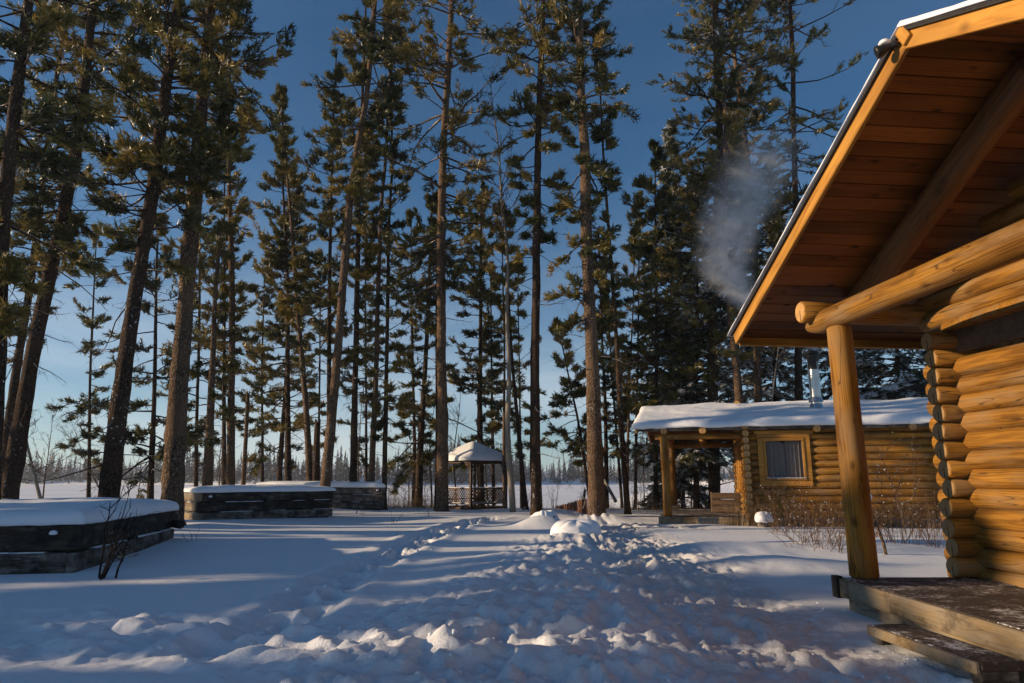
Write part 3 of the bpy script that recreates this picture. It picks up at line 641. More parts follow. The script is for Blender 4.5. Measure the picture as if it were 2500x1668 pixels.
def fboard(name, a, b0, b1, z0, z1, w, mats):
    return board(name, DECK @ Vector((a, b0, (z0 + z1) / 2)), DECK @ Vector((a, b1, (z0 + z1) / 2)), w, z1 - z0, mats, near)
fboard('deck_fascia', -0.024, -0.01, -0.94, -1.185, -1.006, .045, M_DECKFACE)
fboard('deck_fascia', -0.024, -0.947, -5.0, -1.185, -1.006, .045, M_DECKFACE)
fboard('deck_skirt', 0.02, -0.10, -5.0, -1.36, -1.19, .05, M_DECKFACE)
board('deck_fascia', DECK @ Vector((0.0, 0.024, -1.095)), DECK @ Vector((1.4, 0.024, -1.095)), .045, .18, M_DECKFACE, near)
boxobj('corner_block', (-0.075, -.02, -1.20), (-0.002, 0.10, -0.985), M_DARKWOOD, near, DECK)
# floodlight at the ridge end
fl = obj('flood_lamp', None, None, near); fl.location = (-0.68, RIDGE + .05, roof_z(RIDGE) - .03); fl.scale = (.72, .72, .72)
m = MB()
def lathe(mb, prof, ax, org, sides=16, mi=0, sm=True):
    ax = Vector(ax).normalized(); R = ax.to_track_quat('Z', 'Y').to_matrix()
    th_ = np.linspace(0, 2 * np.pi, sides, endpoint=False)
    V_ = np.array([[r_ * math.cos(t), r_ * math.sin(t), h_] for r_, h_ in prof for t in th_]) @ np.array(R).T + np.array(org)
    n_ = len(prof); i_ = np.arange(n_ - 1)[:, None] * sides; j_ = np.arange(sides); k_ = (j_ + 1) % sides
    mb.add(V_, [np.stack([i_ + j_, i_ + k_, i_ + sides + k_, i_ + sides + j_], -1).reshape(-1, 4)], mi, sm)
lathe(m, [(0.001, 0), (0.04, 0), (0.045, .02), (0.03, .05), (0.03, .10), (0.055, .14), (0.075, .20), (0.075, .23), (0.06, .235), (0.001, .22)], (-0.75, 0.45, -0.25), (0, 0, 0))
m2 = m.mesh('lamp_holder'); obj('lamp_holder', m2, M_BLACK, fl)
m = MB(); lathe(m, [(0.001, .03), (0.05, .02), (0.066, -.01), (.06, -.03), (.001, -.03)], (0, 0, 1), (-.11, .065, .045)); obj('lamp_snow', m.mesh('lamp_snow'), M_SNOW, fl)
board('ridge_cap_board', slope_pt(-0.665, -.02, 1, -.10), slope_pt(-0.665, -.02, 1, .09), .05, .10, M_BOARD, near, (0, 1, 0))
# loose plank step before the deck
step = thing('plank_step', 'low snow-dusted plank step lying in front of the near porch deck', 'step', (P0[0], P0[1], CAMZ), TH)
boxobj('tread', (-0.75, -2.45, -1.255), (-0.44, -1.22, -1.195), [M_DECKTOP], step, None, .008)
boxobj('front_rail', (-0.785, -2.44, -1.275), (-0.753, -1.24, -1.197), M_DECKFACE, step, None, .006)
for y in (-1.30, -2.37): boxobj('foot', (-0.74, y - .05, -1.40), (-0.46, y + .05, -1.258), M_GREYWOOD, step, None, .01)

# ------------------------------------------------------------------ far log cabin
TF = math.radians(-15.0); C0 = (6.6, 19.5)
far = thing('log_cabin', 'small log cabin with deep snow on its roof and a smoking steel chimney', 'cabin', (C0[0], C0[1], CAMZ), TF)
SPC = 0.19; ZB = -1.02
for k in range(13):      # front wall logs; a gap for the window
    zc = ZB + SPC * (k + .5)
    if 5 <= k <= 10:
        log('wall_log', (0.0, 0, zc), (0.36, 0, zc), .098, LG, far, .098, 16, .5, .003)
        log('wall_log', (1.63, 0, zc), (7.4, 0, zc), .098, LG, far, .098, 16, .5, .004)
    else: log('wall_log', (0.0, 0, zc), (7.4, 0, zc), .098, LG, far, .098, 16, .5, .004)
for k in range(14):      # gable wall logs, their ends showing at the corner
    zc = ZB + SPC * k; e = -0.30 + RNG.uniform(-.02, .02)
    if k > 12: e = -.34
    if 4 <= k <= 9:
        log('wall_log', (0, e, zc), (0, 1.35, zc), .099, LG, far, .099, 18, .5, .003)
        log('wall_log', (0, 2.45, zc), (0, 6.2, zc), .099, LG, far, .099, 16, .5, .003)
    else: log('wall_log', (0, e, zc), (0, 6.2, zc), .099, LG, far, .099, 18, .5, .003)
for k in range(5): log('wall_log', (0, .6 + .5 * k, ZB + SPC * (14 + k)), (0, 5.4 - .5 * k, ZB + SPC * (14 + k)), .099, LG, far, .099, 14, .6, .003)
log('wall_log', (0, 6.0, ZB), (7.4, 6.0, ZB + 0), .099, LG, far)
FE, FRb, FS0, FS1 = -0.30, 3.0, -3.0, 8.0
FZE, FZR = 1.44, 2.22; FT = math.atan((FZR - FZE) / (FRb - FE)); FL = (FRb - FE) / math.cos(FT)
def fslope(s, d, sgn, off=0.0):
    return Vector((s, FRb - sgn * (d * math.cos(FT) + off * math.sin(FT)), FZR - d * math.sin(FT) + off * math.cos(FT)))
for sgn in (1, -1):
    nrm = Vector((0, -sgn * math.sin(FT), math.cos(FT))); npl = 17; wpl = FL / npl
    for k in range(npl):
        board('roof_plank', fslope(FS0, (k + .5) * wpl, sgn, .015), fslope(FS1, (k + .5) * wpl, sgn, .015), wpl - .008, .03, M_SOFFIT, far, nrm, .004)
    board('roof_sheet', fslope(FS0 - .05, FL / 2 + .02, sgn, .045), fslope(FS1, FL / 2 + .02, sgn, .045), FL + .10, .022, M_SHINGLE, far, nrm, .003)
    board('barge_board', fslope(FS0 - .02, 0.0, sgn, -.06), fslope(FS0 - .02, FL, sgn, -.06), .04, .16, M_BOARD, far, nrm)
    board('eave_board', fslope(FS0, FL + .01, sgn, -.03), fslope(FS1, FL + .01, sgn, -.03), .03, .11, M_GREYWOOD, far, nrm)
    if sgn == 1: snow_slab('roof_snow', quad_surface(fslope(FS0 - .08, FL + .07, 1, .058), fslope(FS1, FL + .07, 1, .058), fslope(FS1, -.10, 1, .058), fslope(FS0 - .08, -.10, 1, .058)), 220, 50, 0.18, 0.18, far, 61, 0.035, 0.05, None, 0.05, 0, 0.5)
    else: snow_slab('roof_snow', quad_surface(fslope(FS0 - .08, -.10, -1, .058), fslope(FS1, -.10, -1, .058), fslope(FS1, FL + .1, -1, .058), fslope(FS0 - .08, FL + .1, -1, .058)), 60, 30, 0.20, 0.2, far, 66, .03, .05)
# porch frame: posts, plates, joist ends under the eave
for s in (-2.23, -1.15, 1.86, 4.2, 6.6):
    log('joist', (s, -0.345, 1.36), (s, 6.3, 1.375), .102, LG, far, .102, 18, .8, .003)
log('plate_log', (-2.5, 0, 1.22), (0.1, 0, 1.22), .085, LG, far, .085, 16)
log('plate_log', (-2.5, 5.8, 1.22), (0.1, 5.8, 1.22), .095, LG, far, .095, 16)
log('tie_beam', (-2.23, -.05, 1.19), (-2.23, 6.1, 1.19), .095, LG, far, .095, 16)
log('post', (-2.23, 0.0, -1.03), (-2.26, -0.04, 1.29), .122, LG, far, .108, 20)
log('post', (-2.23, 5.8, -0.92), (-2.25, 5.8, 1.15), .118, LG, far, .105, 18)
boxobj('post_block', (-2.42, 5.6, -1.04), (-2.03, 6.0, -0.92), M_DECKFACE, far)
log('king_post', (-1.15, 2.9, 1.05), (-1.15, 2.9, 1.95), .10, LG, far, .10, 16)
for k in range(12): boxobj('deck_board', (-2.47, -.16 + k * .53, -1.075), (-.08, -.165 + (k + 1) * .53, -1.035), M_DECKTOP, far, None, .003)
board('deck_fascia', (-2.48, -.185, -1.135), (-.98 - .42, -.185, -1.135), .04, .17, M_DECKFACE, far)
board('deck_fascia', (-0.86, -.185, -1.135), (0.35, -.185, -1.135), .04, .17, M_DECKFACE, far)
board('deck_skirt', (-2.48, -.185, -1.265), (0.35, -.185, -1.265), .04, .085, M_DECKFACE, far)
boxobj('mesh_vent_backing', (-1.4, -.17, -1.225), (-.86, -.15, -1.045), M_BLACK, far)
m = MB()
for k in range(16): m.box((-1.40 + k * .036, -.214, -1.23), (-1.396 + k * .036, -.210, -1.04))
for k in range(6): m.box((-1.40, -.218, -1.22 + k * .034), (-.86, -.2145, -1.216 + k * .034))
tag(obj('wire_mesh', m.mesh('wire_mesh'), M_GALV, far), kind='stuff')
# front window
wx0, wx1, wz0, wz1 = 0.36, 1.63, -0.08, 1.13
win = obj('window', None, None, far); win.location = (0, -.10, 0)
for a, b_ in (((wx0 - .05, -.03, wz0 - .10), (wx1 + .05, .05, wz0 + .035)), ((wx0 - .05, -.03, wz1), (wx1 + .05, .05, wz1 + .10)), ((wx0 - .05, -.032, wz0 + .036), (wx0 + .10, .05, wz1 - .001)), ((wx1 - .10, -.032, wz0 + .036), (wx1 + .05, .05, wz1 - .001))):
    boxobj('trim', a, b_, M_BOARD, win, None, .008)
for a, b_ in (((wx0 + .102, -.055, wz0 + .04), (wx1 - .102, .02, wz0 + .10)), ((wx0 + .102, -.055, wz1 - .09), (wx1 - .102, .02, wz1 - .004)), ((wx0 + .102, -.053, wz0 + .101), (wx0 + .165, .02, wz1 - .091)), ((wx1 - .165, -.053, wz0 + .101), (wx1 - .102, .02, wz1 - .091))):
    boxobj('sash', a, b_, M_BOARD, win, None, .008)
boxobj('head_trim', (wx0 - .12, -.05, wz1 + .102), (wx1 + .14, .05, wz1 + .20), M_BOARD, win)
snow_slab('sill_snow', quad_surface((wx0 + .11, -.075, wz0 + .101), (wx1 - .11, -.075, wz0 + .101), (wx1 - .11, -.022, wz0 + .101), (wx0 + .11, -.022, wz0 + .101)), 24, 6, .022, .03, win, 15, .01, .0)
M_GLASS, nt, b = newmat('window_glass'); b.inputs['Base Color'].default_value = (.02, .022, .025, 1); b.inputs['Roughness'].default_value = .04; b.inputs['Alpha'].default_value = 0.24; b.inputs['Specular IOR Level'].default_value = 1.0
boxobj('pane', (wx0 + .166, -.02, wz0 + .102), (wx1 - .166, -.014, wz1 - .092), M_GLASS, win, None, 0)
M_CURT = plain('grey_curtain', (.40, .39, .39), .9, 0, 30, .12)
cu = np.linspace(0, 1, 60); 
def curtain(x0, x1, ph, y0):
    xs_ = x0 + (x1 - x0) * cu; yy = y0 + .016 * np.sin(cu * 34 + ph) + .008 * np.sin(cu * 61)
    m_ = MB(); Vt = np.concatenate([np.stack([xs_, yy, np.full(60, wz0 + .06)], 1), np.stack([xs_, yy, np.full(60, wz1 - .02) - .16 * sstep(.6, 1, cu if ph < 1 else 1 - cu)], 1)])
    i_ = np.arange(59); m_.add(Vt, [np.stack([i_, i_ + 1, i_ + 61, i_ + 60], 1)], 0, True); return obj('curtain', m_.mesh('curtain'), M_CURT, win)
wc = (wx0 + wx1) / 2
curtain(wx0 + .12, wc + .03, 0, .07); curtain(wc - .05, wx1 - .12, 3, .095)
boxobj('room_backing', (wx0 - .02, .30, wz0 - .1), (wx1 + .02, .32, wz1 + .1), M_BLACK, win)
# gable window seen edge-on
gw = obj('window', None, None, far)
for a, b_ in (((-.16, 1.34, -.30), (-.04, 1.48, .92)), ((-.16, 2.32, -.30), (-.04, 2.46, .92)), ((-.155, 1.482, .80), (-.04, 2.318, .92)), ((-.20, 1.30, -.38), (-.04, 2.5, -.302))): boxobj('trim', a, b_, M_BOARD, gw)
boxobj('pane', (-.07, 1.48, -.30), (-.06, 2.32, .80), M_GLASS, gw, None, 0); boxobj('room_backing', (.03, 1.4, -.3), (.05, 2.4, .9), M_CURT, gw, None, 0)
# chimney
CH = (2.14, 1.20); cz0 = FZR - abs(FRb - CH[1]) * math.tan(FT)
chm = obj('chimney', None, None, far); chm.location = (CH[0], CH[1], cz0)
m = MB(); lathe(m, [(.145, 0.1), (.145, 1.62)], (0, 0, 1), (0, 0, 0), 28); lathe(m, [(.152, .92), (.152, .97)], (0, 0, 1), (0, 0, 0), 28); obj('pipe', m.mesh('pipe'), M_STEEL, chm)
m = MB(); lathe(m, [(.27, 0.0), (.17, .36), (.16, .38)], (0, 0, 1), (0, 0, 0), 28); lathe(m, [(.21, .44), (.165, .56), (.15, .58)], (0, 0, 1), (0, 0, 0), 28); obj('flashing', m.mesh('flashing'), M_GALV, chm)
m = MB(); lathe(m, [(.148, 1.40), (.15, 1.74), (.19, 1.76), (.195, 1.83), (.15, 1.85)], (0, 0, 1), (0, 0, 0), 24); lathe(m, [(.001, 1.97), (.17, 1.95), (.20, 1.90), (.19, 1.88), (.001, 1.89)], (0, 0, 1), (0, 0, 0), 24)
for k in range(6): a = k * math.pi / 3; m.box((.15 * math.cos(a) - .008, .15 * math.sin(a) - .008, 1.84), (.15 * math.cos(a) + .008, .15 * math.sin(a) + .008, 1.89))
obj('cap', m.mesh('cap'), M_BLACK, chm)
for k in range(4):
    a = k * math.pi / 2 + .5; boxobj('stay_rod', (.185 * math.cos(a) - .007, .185 * math.sin(a) - .007, .5), (.185 * math.cos(a) + .007, .185 * math.sin(a) + .007, 1.62), M_STEEL, chm, None, 0)
# bench on the porch
bn = thing('slatted_bench', 'weathered brown slatted bench standing on the porch of the smoking cabin', 'bench', (C0[0], C0[1], CAMZ), TF)
for k in range(3): boxobj('slat', (-.93, 2.36, -1.02 + k * .205), (-.13, 2.39, -.84 + k * .205), M_BENCH, bn)
for k in range(3): boxobj('slat', (-.93, 2.9, -1.02 + k * .205), (-.13, 2.93, -.84 + k * .205), M_BENCH, bn)
for x in (-.985, -.12):
    for y in (2.37, 2.86): boxobj('leg', (x, y, -1.033), (x + .05, y + .07, -.40), M_BENCH, bn)
boxobj('seat', (-.93, 2.40, -.60), (-.13, 2.89, -.57), M_BENCH, bn)
# snow-capped stump against the front wall
def stump(name, label, u, v, Yd, r, h, snow, cat='stump', seed=0):
    p = at(u, v, Yd); z0 = gz(p[0], p[1]) - .1
    t = thing(name, label, cat, (p[0], p[1], z0))
    log('block', (0, 0, 0), (0, 0, h + .1), r, [M_GREYWOOD, M_ENDN], t, r * .95, 20, .1, .01)
    th_ = np.linspace(0, 2 * np.pi, 28, endpoint=False); prof = [(1.10, -.05), (1.22, .10), (1.22, .45), (1.10, .75), (.80, .95), (.4, 1.02), (.01, 1.04)]
    V_ = []
    for q, hh in prof:
        for a in th_:
            k_ = 1 + .07 * math.sin(2 * a + seed) + .05 * math.sin(3 * a + 2 * seed)
            V_.append([r * q * k_ * math.cos(a), r * q * k_ * math.sin(a), h + .1 + snow * hh + .01 * math.sin(5 * a)])
    i_ = np.arange(len(prof) - 1)[:, None] * 28; j_ = np.arange(28); k2 = (j_ + 1) % 28
    obj('snow_cap', np_mesh('snow_cap', np.array(V_), [(np.stack([i_ + j_, i_ + k2, i_ + 28 + k2, i_ + 28 + j_], -1).reshape(-1, 4), 0, True), (np.arange(28)[::-1][None], 0, False)]), M_SNOW, t)
    return t
stump('stump', 'short block with a loaf of snow on top, at the corner of the smoking cabin', 1866, 1290, 18.4, .185, .14, .24, seed=1)
# snow-buried stumps in the clearing
def snow_hump(name, label, u, v, rx, ry, h, seed, dark=None, cat='snow mound', prof=((0, 1), (1, 0)), skew=0.0, hollow=0.0):
    """a lump of snow: prof = (fraction of radius, fraction of height) from rim to top"""
    x0, y0 = gxy(u, v, 0.1); z0 = gz(x0, y0) - .10
    t = thing(name, label, cat, (x0, y0, z0))
    nth, nr = 72, 30; s = np.linspace(0, 1, nr); pr = np.array(prof); ss = np.linspace(0, 1, len(pr))
    q = np.interp(s, ss, pr[:, 0]); hh = np.interp(s, ss, pr[:, 1]); k = np.array([1, 2, 3, 2, 1]) / 9.
    q = np.convolve(np.pad(q, 2, mode='edge'), k, 'valid'); hh = np.convolve(np.pad(hh, 2, mode='edge'), k, 'valid'); q[-1] = 0.0
    a = np.linspace(0, 2 * np.pi, nth, endpoint=False); A, Q_ = np.meshgrid(a, q); _, HH = np.meshgrid(a, hh)
    n1 = fbm(np.cos(A) * 1.0 + 3, np.sin(A) * 1.0 + HH * .8, seed, 3); n2 = fbm(np.cos(A) * 3.0 + 3, np.sin(A) * 3.0 + HH * 3, seed + 2, 3)
    R_ = Q_ * (1 + .75 * n1 + .22 * n2)
    V_ = np.stack([rx * R_ * np.cos(A) + skew * (1 - HH) * rx * (np.cos(A) < 0) * np.cos(A), ry * R_ * np.sin(A), (h + .10) * HH * (1 + .30 * n1) + .05 * n2 - hollow * np.exp(-(R_ / .3) ** 2)], -1).reshape(-1, 3)
    i_ = np.arange(nr - 1)[:, None] * nth; j_ = np.arange(nth); k_ = (j_ + 1) % nth
    obj('snow_cap', np_mesh('snow_cap', V_, [(np.stack([i_ + j_, i_ + k_, i_ + nth + k_, i_ + nth + j_], -1).reshape(-1, 4), 0, True)]), M_SNOW, t)
    if dark:
        for (dx, dy, dz, s_, L) in dark:
            log('stump', (dx, dy, dz), (dx + L * .3, dy + L * .1, dz + L), s_, [M_DARKWOOD, M_DARKWOOD], t, s_ * .8, 12, .05, .01)
    return t
snow_hump('snow_covered_stump', 'round snow hump over a stump in the middle of the clearing', 1405, 1308, .50, .40, .33, 5, [(-.27, -.30, .06, .04, .08), (.38, -.25, .08, .04, .09)], 'stump', ((1.05, -.1), (1.0, .05), (1.03, .3), (.98, .62), (.80, .88), (.5, .98), (.2, 1.0), (0, 1.0)))
snow_hump('snow_covered_stump', 'cone-shaped snow mound with a hollow top, before the straight dark trunk', 1328, 1284, .42, .38, .27, 8, [(.06, -.02, .27, .085, .09), (.24, -.16, .19, .05, .05)], 'stump', ((1.6, -.15), (1.2, .08), (.92, .36), (.72, .70), (.60, .94), (.42, 1.02), (.18, 1.0), (0, .98)), .45, .10)

# ------------------------------------------------------------------ raised planter boxes on the left
def planter(label, c, dx, L1, dy, L2, ztop, zbot, seed, sunlit_mats=None, cap=0.20, rows=3, pale=False):
    """c = front corner (x,y); dx, dy unit directions of its two visible faces"""
    t = thing('planter_box', label, 'planter', (c[0], c[1], 0.0), 0, 'raised timber planter boxes along the lake side')
    dx = Vector((*dx, 0)).normalized(); dy = Vector((*dy, 0)).normalized(); o = Vector((0, 0, 0))
    H = (ztop - zbot); hr = H / rows
    w = .13
    for r_ in range(rows):
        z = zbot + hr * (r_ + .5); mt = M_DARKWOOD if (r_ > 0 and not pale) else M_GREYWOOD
        g = .034
        A = o + Vector((0, 0, z)); j = RNG.uniform(-.012, .012)
        inx = dy * (w / 2); iny = dx * (w / 2)
        board('timber', A + inx * 1 + dx * (0 if r_ % 2 else w + .002) + dy * j, A + inx + dx * L1 + dy * j, w, hr - g, mt, t, (0, 0, 1), .014)
        board('timber', A + iny + dy * (w + .002 if r_ % 2 else 0) + dx * j, A + iny + dy * L2 + dx * j, w, hr - g, sunlit_mats[r_] if sunlit_mats else mt, t, (0, 0, 1), .014)
        board('timber', A + dy * L2 - inx + dx * (w + .002), A + dy * L2 - inx + dx * L1, w, hr - g, mt, t, (0, 0, 1), .014)
        board('timber', A + dx * L1 - iny + dy * (w + .002), A + dx * L1 - iny + dy * (L2 - w - .002), w, hr - g, mt, t, (0, 0, 1), .014)
        if r_:     # spacer blocks in the joints
            for q in (.25, .5, .78):
                p = A + dx * (L1 * q) + inx * .9 + Vector((0, 0, -hr / 2)); board('spacer', p - dx * .12, p + dx * .12, w * .96, g * 1.15, M_DARKWOOD, t)
                p = A + dy * (L2 * q) + iny * .9 + Vector((0, 0, -hr / 2)); board('spacer', p - dy * .12, p + dy * .12, w * .96, g * 1.15, M_DARKWOOD, t)
            a_ = A + Vector((0, 0, -hr / 2 - g * .45)); 
            for dd, ee, L_ in ((dx, dy, L1), (dy, dx, L2)):
                q0 = RNG.uniform(.05, .2)
                while q0 < .9:      # broken strips of snow lodged in the joint
                    q1 = min(.96, q0 + RNG.uniform(.08, .3)); w_ = RNG.uniform(.02, .05)
                    P = quad_surface(a_ + dd * (L_ * q0) - ee * w_ * .4, a_ + dd * (L_ * q1) - ee * w_ * .4, a_ + dd * (L_ * q1) + ee * .09, a_ + dd * (L_ * q0) + ee * .09)
                    snow_slab('joint_snow', P, 26, 5, g * RNG.uniform(.4, .8), .03, t, seed + r_ + int(q0 * 90), .02, .02); q0 = q1 + RNG.uniform(.03, .25)
    fill = MB(); a_, b_, c_, d_ = [np.array(q) for q in (o + (dx + dy) * .1, o + dx * (L1 - .1) + dy * .1, o + dx * (L1 - .1) + dy * (L2 - .1), o + dx * .1 + dy * (L2 - .1))]
    Vf = [];
    for z in (zbot - .3, ztop - .03):
        for q in (a_, b_, c_, d_): Vf.append([q[0], q[1], z])
    fill.add(np.array(Vf), [np.array([[0, 1, 5, 4], [1, 2, 6, 5], [2, 3, 7, 6], [3, 0, 4, 7], [4, 5, 6, 7]])], 0); obj('soil_fill', fill.mesh('soil_fill'), M_DARKWOOD, t)
    e = .02; Zt = Vector((0, 0, ztop - .005))
    P = quad_surface(o - (dx + dy) * e + Zt, o + dx * (L1 + e) - dy * e + Zt, o + dx * (L1 + e) + dy * (L2 + e) + Zt, o - dx * e + dy * (L2 + e) + Zt)
    snow_slab('snow_cap', P, 84, 62, cap, .22, t, seed, .02, .045, None, .018, .06)
    # bolt head with a dab of snow
    bl = MB(); lathe(bl, [(.001, .05), (.035, .045), (.04, .0)], tuple(-dy), tuple(o + dx * .32 + Vector((0, 0, ztop - .16)) - dy * .0), 10); obj('bolt', bl.mesh('bolt'), M_BLACK, t)
    bl = MB(); lathe(bl, [(.001, .04), (.04, .03), (.055, .0), (.05, -.02)], (0, 0, 1), tuple(o + dx * .32 + Vector((0, 0, ztop - .125)) - dy * .05), 10); obj('bolt_snow', bl.mesh('bolt_snow'), M_SNOW, t)
    return t
ztop1 = CAMZ - .63
p1 = gxy(182, 1397, .05)
planter('dark planter box with thick flat snow, nearest of the boxes, behind a bare sapling', p1, (-.985, -.17), 5.2, (-.195, .981), 5.0, ztop1, ztop1 - .78, 101, rows=2)
c2 = at(479, 1268, 19.6)
planter('long dark timber planter box with one sunlit end, middle of the three boxes', (c2[0], c2[1]), (.70, .714), 4.3, (-.714, .70), 1.15, CAMZ - .36, CAMZ - 1.19, 111, [M_DECKFACE] * 3, .15)  # sun-facing end gets a paler timber, sunlight put into its colour
c3 = at(937, 1240, 27.0)
planter('pale grey timber planter box, farthest of the boxes, its right-hand end by a slim trunk', (c3[0], c3[1]), (-.93, .367), 6.2, (-.367, .93), 2.0, CAMZ - .30, CAMZ - 1.14, 121, None, .16, pale=True)
lg_ = at(434, 1282, 14.6)
t = thing('pipe_stub', 'short dark log butt sticking out at the end of the nearest planter box', 'log', (lg_[0], lg_[1], lg_[2])); log('log_body', (-.2, .3, 0), (.12, -.12, 0.0), .085, [M_DARKWOOD, M_DARKWOOD], t)
t.name = 'log_butt'
# ------------------------------------------------------------------ gazebo
gc = (-1.72, 30.6); gb = CAMZ - 1.19
gz_ = thing('gazebo', 'small dark wooden gazebo with lattice railings and a snow-covered pyramid roof', 'gazebo', (gc[0], gc[1], gb), math.radians(45))
hs = 1.03
corners = [(-hs, -hs), (hs, -hs), (hs, hs), (-hs, hs)]
for (x, y) in corners: boxobj('post', (x - .05, y - .05, -.25), (x + .05, y + .05, 2.02), M_GAZ, gz_, None, .008)
for i in range(4):
    (x0, y0), (x1, y1) = corners[i], corners[(i + 1) % 4]; A = Vector((x0, y0, 0)); B = Vector((x1, y1, 0)); d = (B - A).normalized()
    board('roof_beam', A + d * .051 + Vector((0, 0, 1.93)), B - d * .051 + Vector((0, 0, 1.93)), .07, .15, M_GAZ, gz_)
    board('floor_rim', A + d * .051 + Vector((0, 0, -.02)), B - d * .051 + Vector((0, 0, -.02)), .06, .12, M_GAZ, gz_)
    if i == 2: continue
    board('rail', A + d * .051 + Vector((0, 0, .80)), B - d * .051 + Vector((0, 0, .80)), .07, .045, M_GAZ, gz_)
    board('rail', A + d * .051 + Vector((0, 0, .17)), B - d * .051 + Vector((0, 0, .17)), .05, .045, M_GAZ, gz_)
    board('rail_snow', A + d * .06 + Vector((0, 0, .836)), B - d * .06 + Vector((0, 0, .836)), .065, .022, M_SNOW, gz_)
    board('rail_snow', A + d * .06 + Vector((0, 0, .206)), B - d * .06 + Vector((0, 0, .206)), .06, .022, M_SNOW, gz_)
    m = MB(); L = (B - A).length - .1; H = .60
    for sg, off in ((1, .012), (-1, -.012)):
        for k in range(-5, 16):
            s0 = k * .15
            # diagonal strip clipped to the panel
            pts = []
            t0, t1 = 0.0, H
            xa, xb = (s0, s0 + H) if sg == 1 else (s0 + H, s0)
            lo, hi = 0.0, 1.0
            for pa, pb in ((xa, xb),):
                dxx = pb - pa
                ta, tb = (0 - pa) / dxx, (L - pa) / dxx
                lo = max(lo, min(ta, tb)); hi = min(hi, max(ta, tb))
            if hi - lo < .05: continue
            q0 = A + d * (.05 + xa + (xb - xa) * lo) + Vector((0, 0, .19 + H * lo)); q1 = A + d * (.05 + xa + (xb - xa) * hi) + Vector((0, 0, .19 + H * hi))
            nrm = d.cross(Vector((0, 0, 1))); Mx = beam_matrix(q0 + nrm * off, q1 + nrm * off, nrm)
            m.box((0, -.019, -.006), ((q1 - q0).length, .019, .006), 0, Mx)
    tag(obj('lattice', m.mesh('lattice'), M_GAZ, gz_), kind='stuff')
    for e, s in ((A, 1), (B, -1)):     # bracket under the beam: a little lattice corner
        m = MB()
        for k in range(4):
            q0 = e + d * s * (.06 + .07 * k) + Vector((0, 0, 1.85)); q1 = e + d * s * .055 + Vector((0, 0, 1.845 - .07 * k - .012)); 
            if k == 0: q0 = e + d * s * .36 + Vector((0, 0, 1.85)); q1 = e + d * s * .055 + Vector((0, 0, 1.52))
            m.box((0, -.012, -.012), ((q1 - q0).length, .012, .012), 0, beam_matrix(q0, q1, d.cross(Vector((0, 0, 1)))))
        for k in range(1, 4):
            q0 = e + d * s * (.08 * k) + Vector((0, 0, 1.85)); q1 = e + d * s * (.08 * k + .16 - .025 * k * k * .3) + Vector((0, 0, 1.85 - .06)); m.box((0, -.01, -.01), ((q1 - q0).length, .01, .01), 0, beam_matrix(q0, q1, d.cross(Vector((0, 0, 1)))))
        obj('bracket', m.mesh('bracket'), M_GAZ, gz_)
boxobj('floor', (-hs, -hs, -.10), (hs, hs, -.05), M_DARKWOOD, gz_)
boxobj('bench_seat', (-hs + .08, hs - .45, .32), (hs - .08, hs - .05, .36), M_GAZ, gz_)
eh = 1.22; ez, pz = 2.02, 2.72
def pyramid(name, e, z0, z1, mat, rnd=0, seed=0, thick=.0):
    n = 26; V_ = []; g_ = np.linspace(-1, 1, n); U_, W_ = np.meshgrid(g_, g_); m_ = np.maximum(np.abs(U_), np.abs(W_))
    q = (np.abs(U_) ** 16 + np.abs(W_) ** 16) ** (1 / 16.) if rnd else m_
    zz = z1 - (z1 - z0) * np.clip(q, 0, 1.0) ** (1.03 if rnd else 1)
    if rnd: zz = zz - .02 * np.clip((m_ - .9) / .1, 0, 1) ** 2 * 3 + .02 * fbm(U_ * 3, W_ * 3, seed, 2) - .02 * np.exp(-(m_ / .10) ** 2)
    top = np.stack([U_ * e, W_ * e, zz], -1).reshape(-1, 3); bot = top.copy(); bot[:, 2] = bot[:, 2] - thick * (1 if not rnd else 1)
    V_ = np.concatenate([top, bot]); n0 = n * n
    ii_ = (np.arange(n - 1)[:, None] * n + np.arange(n - 1)).ravel(); Q1 = np.stack([ii_, ii_ + 1, ii_ + n + 1, ii_ + n], -1)
    loop = np.concatenate([np.arange(n), np.arange(1, n) * n + n - 1, (n - 1) * n + np.arange(n - 2, -1, -1), np.arange(n - 2, 0, -1) * n]); l2 = np.roll(loop, -1)
    return obj(name, np_mesh(name, V_, [(Q1, 0, bool(rnd)), (Q1[:, ::-1] + n0, 0, bool(rnd)), (np.stack([loop, loop + n0, l2 + n0, l2], -1), 0, False)]), mat, gz_)
pyramid('roof', eh, ez, pz, M_GAZ, 0, 0, .05); pyramid('roof_snow', eh + .03, ez + .12, pz + .16, M_SNOW, 1, 3, .115)
# ------------------------------------------------------------------ low board fence by the water
ft = thing('board_fence', 'low brown board fence running down to the lake, a rope looped at its end', 'fence', (0, 0, 0))
fa, fb = at(1357, 1240, 31.0), at(1433, 1240, 26.5)
for k in range(19):
    q = k / 18; x = fa[0] + (fb[0] - fa[0]) * q; y = fa[1] + (fb[1] - fa[1]) * q; zt = np.interp(q, [0, .4, .75, 1], [CAMZ - 1.18, CAMZ - 1.00, CAMZ - .82, CAMZ - .72]) + RNG.uniform(-.02, .02)
    dx_, dy_ = (fb[0] - fa[0]) / 18, (fb[1] - fa[1]) / 18; 
    board('picket', (x, y, zt - 1.3), (x, y, zt), .07 if True else 0, .03, M_FENCE, ft, (dy_, -dx_, 0), .004)
    bx = board('picket_snow', (x, y, zt + .001), (x, y, zt + .03), .068, .04, M_SNOW, ft, (dy_, -dx_, 0), .01)
